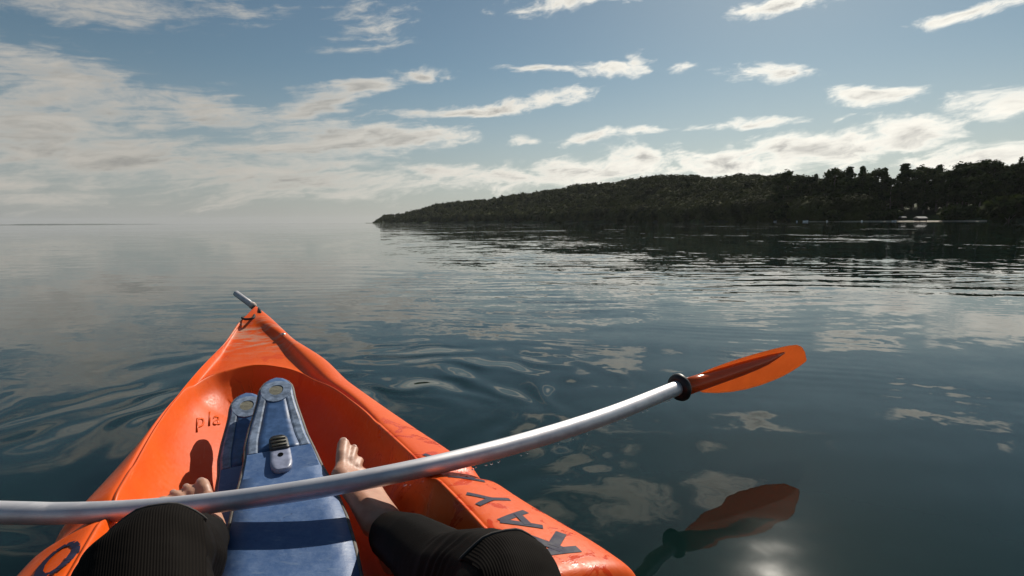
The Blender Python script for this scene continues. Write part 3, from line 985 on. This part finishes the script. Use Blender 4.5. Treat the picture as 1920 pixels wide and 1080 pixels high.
def fin_pt(a, v, h):
    """a along from the tip (m), v across (+ right), h above the sole"""
    c = np.array([np.interp(a, cum, FC3[:, i]) for i in range(3)])
    c2 = np.array([np.interp(a + .02, cum, FC3[:, i]) for i in range(3)]); c1 = np.array([np.interp(a - .02, cum, FC3[:, i]) for i in range(3)])
    ax = Vector(c2 - c1).normalized()
    lat = n_ax
    up = lat.cross(-ax).normalized() * -1
    if up.z < 0: up = -up
    return Vector(c) + lat * v + up * h - FORG
def fin_w(a): return float(np.interp(a, cum, FW))
FL = float(cum[-1])

fin_blue, t, bs = material('worn_blue_rubber')
co = t.add('ShaderNodeTexCoord').outputs['Object']
n = t.noise(co, 48.0, 7.0, 0.72)[0]; n2 = t.noise(t.vmath('MULTIPLY', co, (30., 140., 60.)), 1.0, 4.0, 0.6)[0]
nsp = t.noise(co, 140.0, 3.0, 0.6)[0]
col = t.mix(t.ramp(n, 0.30, 0.74), (0.058, 0.118, 0.265, 1), (0.102, 0.175, 0.335, 1))
col = t.mix(t.math('MULTIPLY', t.ramp(n2, .55, .75), .35), col, (0.24, 0.31, 0.41, 1))
col = t.mix(t.math('MULTIPLY', t.ramp(nsp, .66, .72), .5), col, (0.02, 0.035, 0.10, 1))
t.l.new(col, bs.inputs['Base Color'])
t.l.new(t.ramp(n, .3, .7, .34, .55), bs.inputs['Roughness'])
t.l.new(t.add('ShaderNodeBump', {'Height': t.math('ADD', n, nsp), 'Strength': .3, 'Distance': .0008}).outputs[0], bs.inputs['Normal'])
rail_m = simple('worn_pale_rubber', (0.165, 0.21, 0.29), .42, var=.45, scale=55., bump=.0008)
panel_m = simple('deep_blue_panel', (0.040, 0.095, 0.22), .42, var=.28, scale=45., bump=.0006)
edge_m = simple('dirty_rubber_edge', (0.15, 0.135, 0.115), .7, var=.4, scale=60.)
black_m = simple('black_plastic', (0.014, 0.013, 0.013), .45, var=.2)
clip_m = simple('grey_blue_clip', (0.26, 0.28, 0.38), .4, var=.2, scale=60.)
disc_m = simple('olive_plug', (0.15, 0.14, 0.10), .6, var=.25, scale=120., bump=.001)


def grid_sheet(bm, rows):
    rv = [[bm.verts.new(p) for p in r] for r in rows]
    for i in range(len(rv) - 1):
        for k in range(len(rv[0]) - 1):
            bm.faces.new((rv[i][k], rv[i][k + 1], rv[i + 1][k + 1], rv[i + 1][k]))
    return rv


def plate(a0, a1, wfun, h0, h1, n=40, inset=0.0):
    """solid plate from a0 to a1 following the fin's curve"""
    bm = bmesh.new()
    rows = []
    for i in range(n + 1):
        q = i / n
        q = q * q * (3 - 2 * q) if n > 20 else q
        a = a0 + (a1 - a0) * q
        w = max(wfun(a) - inset, .0015)
        vs = [-w, -w * .985, -w * .6, 0, w * .6, w * .985, w]
        rows.append([fin_pt(a, v, hh) for v, hh in zip(vs, (h1 - .004, h1, h1, h1, h1, h1, h1 - .004))] +
                    [fin_pt(a, v, h0) for v in (w, w * .5, -w * .5, -w)] + [fin_pt(a, -w, h1 - .004)])
    rv = grid_sheet(bm, rows)
    bm.faces.new(rv[0][:-1][::-1]); bm.faces.new(rv[-1][:-1])
    bmesh.ops.remove_doubles(bm, verts=bm.verts[:], dist=.00015)
    return bm


def build_fin(label):
    root = empty('swim_fin', FORG)
    tag(root, label, 'swim fin', 'pair of blue swim fins in the cockpit')
    from_bm('blade', plate(0.001, FL, fin_w, 0, .012, 70), fin_blue, root)
    # dirty rubber border
    bm = bmesh.new()
    aa = np.linspace(.004, FL, 60)
    L = [fin_pt(a, -fin_w(a) - .001, .007) for a in aa]; Rr = [fin_pt(a, fin_w(a) + .001, .007) for a in aa]
    tube(bm, L[::-1] + [fin_pt(0, 0, .007)] + Rr, .0042, 8)
    from_bm('border', bm, edge_m, root)
    # raised pale frame round the sunken panel: head ring and two rails
    pa0, pa1 = cum[5] - .004, cum[9] - .012
    for sg in (-1, 1):
        bm = bmesh.new(); rows = []
        for a in np.linspace(cum[4] - .01, pa1, 24):
            w = fin_w(a) * .96
            q = (a - pa0) / (pa1 - pa0)
            win = np.interp(q, [-.3, 0, 1, 1.3], [.018, .021, .041, .043])
            rows.append([fin_pt(a, sg * w, .010), fin_pt(a, sg * (w - .0015), .0150), fin_pt(a, sg * (w - .004), .0163), fin_pt(a, sg * (win + .004), .0163), fin_pt(a, sg * (win + .0008), .0152), fin_pt(a, sg * win, .010)])
        rv = grid_sheet(bm, rows); bm.faces.new(rv[0]); bm.faces.new(rv[-1])
        from_bm('rail', bm, rail_m, root, False)
    c_a = cum[4] + .002
    bm = bmesh.new()
    N = 32
    rr = [[], [], [], []]
    for k in range(N):
        an = 2 * math.pi * k / N
        for j, (q, hh) in enumerate(((.0355, .010), (.0345, .0168), (.0165, .0168), (.0155, .012))):
            rr[j].append(bm.verts.new(fin_pt(c_a - math.cos(an) * q * 1.45, math.sin(an) * q, hh)))
    for j in range(3):
        for k in range(N):
            bm.faces.new((rr[j][k], rr[j][(k + 1) % N], rr[j + 1][(k + 1) % N], rr[j + 1][k]))
    from_bm('head_ring', bm, rail_m, root, False)
    bm = bmesh.new()
    cv_ = bm.verts.new(fin_pt(c_a, 0, .0155)); pr_ = [bm.verts.new(fin_pt(c_a - math.cos(2 * math.pi * k / N) * .0172 * 1.45, math.sin(2 * math.pi * k / N) * .0165, .0150)) for k in range(N)]
    for k in range(N):
        bm.faces.new((cv_, pr_[k], pr_[(k + 1) % N]))
    from_bm('plug', bm, disc_m, root)
    pw = lambda a: float(np.interp((a - pa0) / (pa1 - pa0), [0, .08, .92, 1], [.0185, .022, .0405, .040]))
    from_bm('panel', plate(pa0, pa1, pw, .0125, .0145, 16), panel_m, root)
    # bottom edge of the frame
    bm = bmesh.new(); rows = []
    for a, hh in ((pa1 - .001, .0125), (pa1 + .001, .0152), (pa1 + .004, .0163), (pa1 + .03, .0160), (pa1 + .055, .0145), (pa1 + .085, .0116)):
        w = fin_w(a) * .955
        rows.append([fin_pt(a, v * w, hh) for v in (-1, -.5, 0, .5, 1)])
    grid_sheet(bm, rows); from_bm('frame_foot', bm, fin_blue, root, False)
    # buckle: ridged dark thumb piece, pale tongue with a rivet
    b0, b1, b2 = pa1 - .037, pa1 + .012, pa1 + .088
    hw = lambda a: .0185 * float(np.interp(a, [b0, b0 + .004, b0 + .012, b0 + .02], [.45, .72, .95, 1.0]))
    buckle = from_bm('buckle', plate(b0, b1, hw, .013, .026, 18), black_m, root)
    for k in range(3):
        a = b0 + .013 + k * .0125
        bm = bmesh.new(); tube(bm, [fin_pt(a, -.0145, .0265), fin_pt(a, 0, .0275), fin_pt(a, .0145, .0265)], .0022, 6)
        r = from_bm('ridge', bm, disc_m, buckle)
    hw2 = lambda a: .0205 * float(np.interp(a, [b1, b2 - .03, b2 - .012, b2 - .004, b2], [.95, 1.0, .86, .62, .35]))
    tongue = from_bm('tongue', plate(b1, b2, hw2, .013, .0225, 18), clip_m, root)
    bm = bmesh.new(); q = b1 + .022
    bm.faces.new([bm.verts.new(fin_pt(q + math.cos(2 * math.pi * k / 14) * .0075, math.sin(2 * math.pi * k / 14) * .0055, .0232)) for k in range(14)])
    bmesh.ops.solidify(bm, geom=bm.faces[:], thickness=-.001)
    from_bm('rivet', bm, black_m, tongue)
    return root


finA = build_fin('upper blue swim fin lying on top, pale frame, panel and buckle in full sun')
def copy_tree(o, parent=None):
    c = o.copy(); COL.objects.link(c)
    if parent: c.parent = parent
    for ch in list(o.children):
        copy_tree(ch, c)
    return c
finB = copy_tree(finA)
finB['label'] = 'lower blue swim fin half hidden beneath the other, mostly in its shadow'
finB.rotation_euler = (0, 0, R(3.5))
finB.location = Vector((-.684, 1.325, .274)) - Matrix.Rotation(R(3.5), 3, 'Z') @ (Vector(FIN[4][:3]) - FORG)

# ================================================================== PADDLE
SHP = [(-1.570, 0.484, 0.4987), (-1.160, 0.640, 0.3976), (-0.796, 0.778, 0.3077), (-0.731, 0.803, 0.2917), (-0.657, 0.824, 0.2825), (-0.575, 0.842, 0.2792), (-0.489, 0.858, 0.2805), (-0.400, 0.876, 0.2843), (-0.310, 0.899, 0.2886), (-0.216, 0.934, 0.2914), (-0.118, 0.986, 0.2907), (-0.009, 1.064, 0.2855), (0.121, 1.176, 0.2758), (0.283, 1.333, 0.2639), (0.496, 1.548, 0.2549), (0.549, 1.576, 0.2578)]
alu_m, t, bs = material('satin_aluminium')
co = t.add('ShaderNodeTexCoord').outputs['Object']
n = t.noise(t.vmath('MULTIPLY', co, (9., 9., 300.)), 1.0, 3.0, 0.5)[0]
n2 = t.noise(co, 25.0, 5.0, 0.65)[0]
t.l.new(t.mix(t.ramp(n2, .35, .7), (.74, .72, .73, 1), (.62, .60, .62, 1)), bs.inputs['Base Color'])
bs.inputs['Metallic'].default_value = .72
t.l.new(t.math('ADD', t.ramp(n, .3, .7, .47, .54), t.math('MULTIPLY', t.ramp(n2, .5, .75), .10)), bs.inputs['Roughness'])
paddle = empty('paddle', SHP[8])
tag(paddle, 'silver kayak paddle with orange blade laid across the side decks', 'paddle')
PO = Vector(SHP[8])
sp_ = catmull(SHP, 90) - np.array(PO)
bm = bmesh.new()
ns = len(sp_)
tube(bm, sp_, [float(np.interp(i / ns, [0, .3, .62, 1], [.0175, .0166, .0180, .0225])) for i in range(ns)], 28)
shaft = from_bm('shaft', bm, alu_m, paddle)
# right blade
orange_m, t, bs = material('orange_blade_plastic')
co = t.add('ShaderNodeTexCoord').outputs['Object']
n = t.noise(co, 14.0, 4.0, .6)[0]
t.l.new(t.mix(t.ramp(n, .3, .7), (.66, .16, .015, 1), (.76, .22, .025, 1)), bs.inputs['Base Color'])
bs.inputs['Roughness'].default_value = .22
bs.inputs['Coat Weight'].default_value = .3
bs.inputs['Coat Roughness'].default_value = .06
tr = t.add('ShaderNodeBsdfTranslucent', {'Color': (1.0, .235, .045, 1)})
mx = t.add('ShaderNodeMixShader', {0: .38}); t.l.new(bs.outputs[0], mx.inputs[1]); t.l.new(tr.outputs[0], mx.inputs[2]); t.l.new(mx.outputs[0], t.n['Material Output'].inputs[0])
red_m, t, bs = material('orange_spine_plastic')
bs.inputs['Base Color'].default_value = (.70, .12, .02, 1); bs.inputs['Roughness'].default_value = .2
tr = t.add('ShaderNodeBsdfTranslucent', {'Color': (.95, .17, .03, 1)})
mx = t.add('ShaderNodeMixShader', {0: .25}); t.l.new(bs.outputs[0], mx.inputs[1]); t.l.new(tr.outputs[0], mx.inputs[2]); t.l.new(mx.outputs[0], t.n['Material Output'].inputs[0])


def build_blade(base, axis, side, mats):
    """blade from its collar outwards; axis = along the shaft, side = direction of the wider half"""
    ax = Vector(axis).normalized(); sd_ = Vector(side); sd_ = (sd_ - ax * sd_.dot(ax)).normalized(); nm = sd_.cross(ax).normalized()
    if nm.y > 0: nm = -nm
    base = Vector(base) - PO
    P = lambda a, b, h: base + (ax * a + sd_ * b + nm * h) * 1.20
    aa = [.035, .06, .10, .16, .22, .28, .34, .40, .44, .475, .505, .53]
    lo = [.014, .034, .056, .074, .086, .093, .095, .092, .087, .079, .069, .057]
    hi = [-.012, -.022, -.028, -.032, -.034, -.034, -.033, -.030, -.024, -.008, .018, .051]
    aa_d = np.linspace(aa[0], aa[-1], 40)
    bm = bmesh.new(); rows = []
    for a in aa_d:
        l, h_ = np.interp(a, aa, lo), np.interp(a, aa, hi)
        rw = []
        for k in range(13):
            b = h_ + (l - h_) * k / 12
            rw.append(P(a, b, -.010 + 1.2 * b * b + .05 * (a - .25) ** 2))
        rows.append(rw)
    grid_sheet(bm, rows)
    bmesh.ops.solidify(bm, geom=bm.faces[:], thickness=.004)
    bl = from_bm('blade', bm, mats[0], paddle)
    bm = bmesh.new()
    cs = [-.01, .05, .12, .2, .26, .31, .35, .385]
    tube(bm, [P(a, -.004 * a / .4 - (.01 if a > .3 else 0) * (a - .3) / .1, .004 - .006 * a / .4) for a in cs], [.0255, .0248, .0238, .0225, .020, .016, .010, .003], 18)
    from_bm('spine', bm, mats[1], bl)
    return bl


tipv = Vector((.53, .28, .045))
build_blade((0.515, 1.560, 0.255), tipv, (-.10, .42, -.88), (orange_m, red_m))
build_blade((-1.546, 0.442, 0.523), (-0.883, -0.396, 0.253), (.2, -.5, -.5), (orange_m, red_m))
# black drip collar
bm = bmesh.new()
cdir = tipv.normalized(); c0 = Vector((0.497, 1.551, 0.254)) - PO
tube(bm, [c0 + cdir * k for k in (-.008, -.006, .004, .010, .018, .020)], [.024, .038, .042, .042, .036, .024], 28)
from_bm('drip_collar', bm, simple('black_rubber', (.010, .010, .010), .5), paddle)
# water beads hanging along the shaft and blade edge
bead_m, t, bs = material('water_bead')
bs.inputs['Transmission Weight'].default_value = 1.0; bs.inputs['IOR'].default_value = 1.33; bs.inputs['Roughness'].default_value = 0.02
bs.inputs['Base Color'].default_value = (.95, .97, 1, 1)
bm = bmesh.new(); bmesh.ops.create_icosphere(bm, subdivisions=2, radius=1.0)
bead_me = bpy.data.meshes.new('water_bead'); bm.to_mesh(bead_me); bm.free(); bead_me.materials.append(bead_m); bead_me.shade_smooth()
def bead(p, r, parent=paddle):
    o = bpy.data.objects.new('water_bead', bead_me); COL.objects.link(o); o.parent = parent
    o.location = p; o.scale = (r, r, r * .8)
for i in range(34):
    k = int(np.interp(random.random(), [0, 1], [54, 86]))
    q = Vector(sp_[k]) + Vector((sp_[k + 1] - sp_[k])) * random.random()
    rr_ = float(np.interp(k / ns, [.62, 1], [.0225, .0245]))
    bead(q + Vector((.004, -.010 + random.uniform(-.003, .003), -rr_ * .93)), random.uniform(.0012, .0030))

# ================================================================== PERSON (legs, hips and waist)
skin_m, t, bs = material('skin')
co = t.add('ShaderNodeTexCoord').outputs['Object']
n = t.noise(co, 30.0, 5.0, .6)[0]
t.l.new(t.mix(t.ramp(n, .3, .7), (.42, .20, .125, 1), (.52, .28, .185, 1)), bs.inputs['Base Color'])
bs.inputs['Roughness'].default_value = .5
bs.inputs['Subsurface Weight'].default_value = .15
bs.inputs['Subsurface Radius'].default_value = (.012, .004, .002)
t.l.new(t.add('ShaderNodeBump', {'Height': t.noise(co, 260., 3., .6)[0], 'Strength': .25, 'Distance': .0008}).outputs[0], bs.inputs['Normal'])


def blobs(bm, chain, step=.3):
    for (p0, r0), (p1, r1) in zip(chain[:-1], chain[1:]):
        p0, p1 = Vector(p0), Vector(p1)
        L = (p1 - p0).length
        n = max(2, int(L / (min(r0, r1) * step)))
        for i in range(n + 1):
            q = i / n
            bmesh.ops.create_icosphere(bm, subdivisions=2, radius=r0 + (r1 - r0) * q, matrix=Matrix.Translation(p0.lerp(p1, q)))


def remesh(bm, voxel, smooth_it, name):
    me = bpy.data.meshes.new(name); bm.to_mesh(me); bm.free()
    o = bpy.data.objects.new(name, me); COL.objects.link(o)
    md = o.modifiers.new('r', 'REMESH'); md.mode = 'VOXEL'; md.voxel_size = voxel
    s = o.modifiers.new('s', 'SMOOTH'); s.iterations = smooth_it; s.factor = .5
    dg = bpy.context.evaluated_depsgraph_get(); dg.update()
    me2 = bpy.data.meshes.new_from_object(o.evaluated_get(dg))
    bpy.data.objects.remove(o)
    return me2


HIP_R, HIP_L = Vector((.05, .225, .235)), Vector((-.13, .135, .235))
KN_R, KN_L = Vector((-.006, .488, .388)), Vector((-.364, .503, .410))
AN_R, AN_L = Vector((-.216, .864, .216)), Vector((-.505, .815, .235))
TORSO = [((-.03, .17, .24), .13), ((-.02, .10, .33), .125), ((-.005, .02, .42), .13), ((.0, -.06, .50), .135)]


def leg(g):
    hp, kn, an = (HIP_R, KN_R, AN_R) if g > 0 else (HIP_L, KN_L, AN_L)
    calf = kn.lerp(an, .35) + Vector((0, 0, -.018))
    return [(hp, .088), (hp.lerp(kn, .55), .076), (kn + Vector((0, -.02, -.005)), .052), (kn, .048), (kn.lerp(an, .12), .045), (calf, .047), (kn.lerp(an, .7), .038), (an, .031)]


def foot(bm, an, heel, ball, medial, toes, up):
    """ankle, heel, ball centre, vector from foot axis to the big-toe side, toe tips (big toe first)"""
    an, heel, ball, medial = Vector(an), Vector(heel), Vector(ball), Vector(medial)
    blobs(bm, [(an, .031), (an.lerp(heel, .6), .031), (heel, .030)])
    roots = []
    for i, tp in enumerate(toes):
        tp = Vector(tp)
        f = 1 - i / 2.0
        br = ball + medial * f * .030 - (tp - ball) * (.0)
        mr = (.0195, .0165, .0155, .015, .0145)[i]
        blobs(bm, [(an.lerp(ball, .18) + medial * f * .010, .029), (an.lerp(ball, .6) + medial * f * .020, .021), (br, mr)])
        tr_ = (.0135, .0098, .0092, .0088, .0082)[i]
        mid = br.lerp(tp, .55) + Vector(up) * .004
        blobs(bm, [(br, mr * .95), (br.lerp(tp, .28), tr_ * .92), (mid, tr_ * .96), (tp - (tp - mid).normalized() * tr_ * .5, tr_)], .25)
        roots.append((br, tp, tr_))
    blobs(bm, [(heel, .028), (an.lerp(ball, .5) - Vector(up) * .016, .022), (ball - Vector(up) * .004, .017)])
    return roots


bm = bmesh.new()
blobs(bm, TORSO)
blobs(bm, [(HIP_R, .09), (HIP_L, .09)])
for g in (1, -1):
    blobs(bm, leg(g))
tr_R = foot(bm, AN_R, (-.205, .872, .165), (-.312, 1.000, .250), Vector((-.82, -.38, .38)), [(-.357, 1.078, .290), (-.334, 1.074, .279), (-.318, 1.056, .262), (-.305, 1.036, .246), (-.294, 1.014, .232)], (-.1, -.3, .95))
tr_L = foot(bm, AN_L, (-.495, .800, .180), (-.588, .915, .238), Vector((.86, .50, .0)), [(-.596, .966, .259), (-.6185, .955, .255), (-.634, .939, .252), (-.646, .922, .249), (-.655, .903, .246)], (.1, -.3, .95))
body_me = remesh(bm, .0034, 5, 'person')
person = link_mesh('person', body_me, skin_m)
tag(person, 'barefoot person in black knee-padded wetsuit trousers sitting in the kayak, legs bent', 'person')
# toenails on the visible toes
nail_m = simple('toenail', (.56, .34, .26), .3, var=.06)
for roots, cnt in ((tr_R, 2), (tr_L, 3)):
    for (br, tp, r) in roots[:cnt]:
        dv = (tp - br).normalized()
        upv = Vector((0, -.35, .94)); upv = (upv - dv * upv.dot(dv)).normalized(); sv = dv.cross(upv)
        c = tp - dv * r * .35 + upv * r * .80
        mt_ = Matrix((sv, dv, upv)).transposed().to_4x4(); mt_.translation = c
        bm = bmesh.new(); bmesh.ops.create_uvsphere(bm, u_segments=12, v_segments=8, radius=1.0, matrix=mt_ @ Matrix.Diagonal((r * .58, r * .62, r * .16, 1)))
        from_bm('toenail', bm, nail_m, person)

# ---- wetsuit
ws_m, t, bs = material('black_neoprene')
co = t.add('ShaderNodeTexCoord').outputs['Object']
n = t.noise(co, 350., 3., .6)[0]; n2 = t.noise(co, 9., 4., .6)[0]
t.l.new(t.mix(t.ramp(n2, .3, .7), (.0055, .0045, .0038, 1), (.0095, .008, .0066, 1)), bs.inputs['Base Color'])
bs.inputs['Roughness'].default_value = .72
bs.inputs['Specular IOR Level'].default_value = .06
bs.inputs['Sheen Weight'].default_value = .0
t.l.new(t.add('ShaderNodeBump', {'Height': t.math('ADD', n, t.math('MULTIPLY', n2, 3.)), 'Strength': .4, 'Distance': .001}).outputs[0], bs.inputs['Normal'])
pad_m, t, bs = material('ribbed_knee_rubber')
uvn = t.add('ShaderNodeAttribute', attribute_name='across').outputs['Fac']
rib = t.math('SINE', t.math('MULTIPLY', uvn, 2 * math.pi / .0022))
t.l.new(t.mix(t.ramp(rib, -1, 1), (.0045, .0034, .0028, 1), (.0085, .0066, .0052, 1)), bs.inputs['Base Color'])
bs.inputs['Roughness'].default_value = .8
bs.inputs['Sheen Weight'].default_value = .0
bs.inputs['Specular IOR Level'].default_value = .05
t.l.new(t.add('ShaderNodeBump', {'Height': rib, 'Strength': .45, 'Distance': .0003}).outputs[0], bs.inputs['Normal'])

seam_m = simple('seam_thread', (.035, .032, .03), .8)
bm = bmesh.new()
blobs(bm, [(p, r + .006) for p, r in TORSO])
blobs(bm, [(HIP_R, .097), (HIP_L, .097)])
for g in (1, -1):
    lg = [(Vector(p), r + .0075) for p, r in leg(g)]
    a = lg[-1]; b = lg[-2]
    lg[-1] = (a[0].lerp(b[0], .14), .040)
    blobs(bm, lg)
ws_me = remesh(bm, .005, 6, 'wetsuit')
nv = len(ws_me.vertices)
cv = np.empty(nv * 3, np.float32); ws_me.vertices.foreach_get('co', cv); cv = cv.reshape(-1, 3)
# gathered folds behind the bent knee
for kn, an, hp in ((KN_R, AN_R, HIP_R), (KN_L, AN_L, HIP_L)):
    dvec = np.array((an - kn).normalized()); rel = cv - np.array(kn)
    al = rel @ dvec
    rad_ = np.linalg.norm(rel - np.outer(al, dvec), axis=1)
    amp = .0011 * sstep(al, .03, .07) * sstep(al, .19, .13) * (rad_ < .09)
    side_v = np.array((an - kn).cross(Vector((0, 0, 1))).normalized())
    cv += (rel - np.outer(al, dvec)) / np.maximum(rad_, 1e-4)[:, None] * (amp * np.sin(al * 230 + (rel @ side_v) * 150 + 2.5 * np.sin((rel @ side_v) * 60 + al * 40)))[:, None]
ws_me.vertices.foreach_set('co', cv.ravel()); ws_me.update()
ws = link_mesh('wetsuit', ws_me, ws_m, person)
# ribbed knee pads: shells lifted off the suit, each with a stitched seam round it
wb = bmesh.new(); wb.from_mesh(ws_me); pads = []
for kn, an, hp in ((KN_R, AN_R, HIP_R), (KN_L, AN_L, HIP_L)):
    axv = ((an - kn).normalized() - (hp - kn).normalized() * .0).normalized()
    bis = (-(an - kn).normalized() - (hp - kn).normalized()).normalized()
    thigh = (kn - hp).normalized(); shin = (an - kn).normalized()
    along = (thigh + shin).normalized()
    across = along.cross(bis).normalized()
    pb = wb.copy()
    for no, off_ in ((-bis, .012), (along, .022), (-along, .13), (across, .048), (-across, .048)):
        geom = pb.verts[:] + pb.edges[:] + pb.faces[:]
        bmesh.ops.bisect_plane(pb, geom=geom, dist=1e-5, plane_co=kn + no * off_, plane_no=no, clear_outer=True)
    bmesh.ops.delete(pb, geom=[v for v in pb.verts if (v.co - kn).length > .17], context='VERTS')
    la = pb.verts.layers.float.new('across')
    pb.normal_update()
    nrms = {v: v.normal.copy() for v in pb.verts}
    seam_pts = []
    for v in pb.verts:
        v[la] = (v.co - kn).dot(across)
        v.co += nrms[v] * .0014
    # stitched seam along the shin edge of the pad
    ed = sorted([v for v in pb.verts if v.is_boundary and (v.co - kn).dot(along) > .019], key=lambda v: (v.co - kn).dot(across))
    if len(ed) > 6:
        sp2 = [v.co + nrms[v] * .0006 for v in ed[::3]]
        sb = bmesh.new(); tube(sb, sp2, .0016, 6)
        pads.append((pb, sb))
    else:
        pads.append((pb, None))
    kp = None
    bmesh.ops.solidify(pb, geom=pb.faces[:], thickness=.003)
    kp = from_bm('knee_pad', pb, pad_m, ws)
    if pads[-1][1]:
        from_bm('seam', pads[-1][1], seam_m, kp)
wb.free(); kb.free()

# ================================================================== HAZE
bm = bmesh.new()
box(bm, -9300, 9300, -9300, 9300, -3.0, 100.0)
hz_m = bpy.data.materials.new('lake_haze'); hz_m.use_nodes = True
ht = NT(hz_m.node_tree); ht.n.clear()
pv = ht.add('ShaderNodeVolumePrincipled', {'Color': (.86, .90, .94, 1), 'Density': HAZE, 'Anisotropy': 0.3})
ht.l.new(pv.outputs[0], ht.add('ShaderNodeOutputMaterial').inputs['Volume'])
hz_o = from_bm('haze', bm, hz_m, None, False)
tag(hz_o, 'thin pale haze over the lake and far shore', 'haze', kind='stuff')
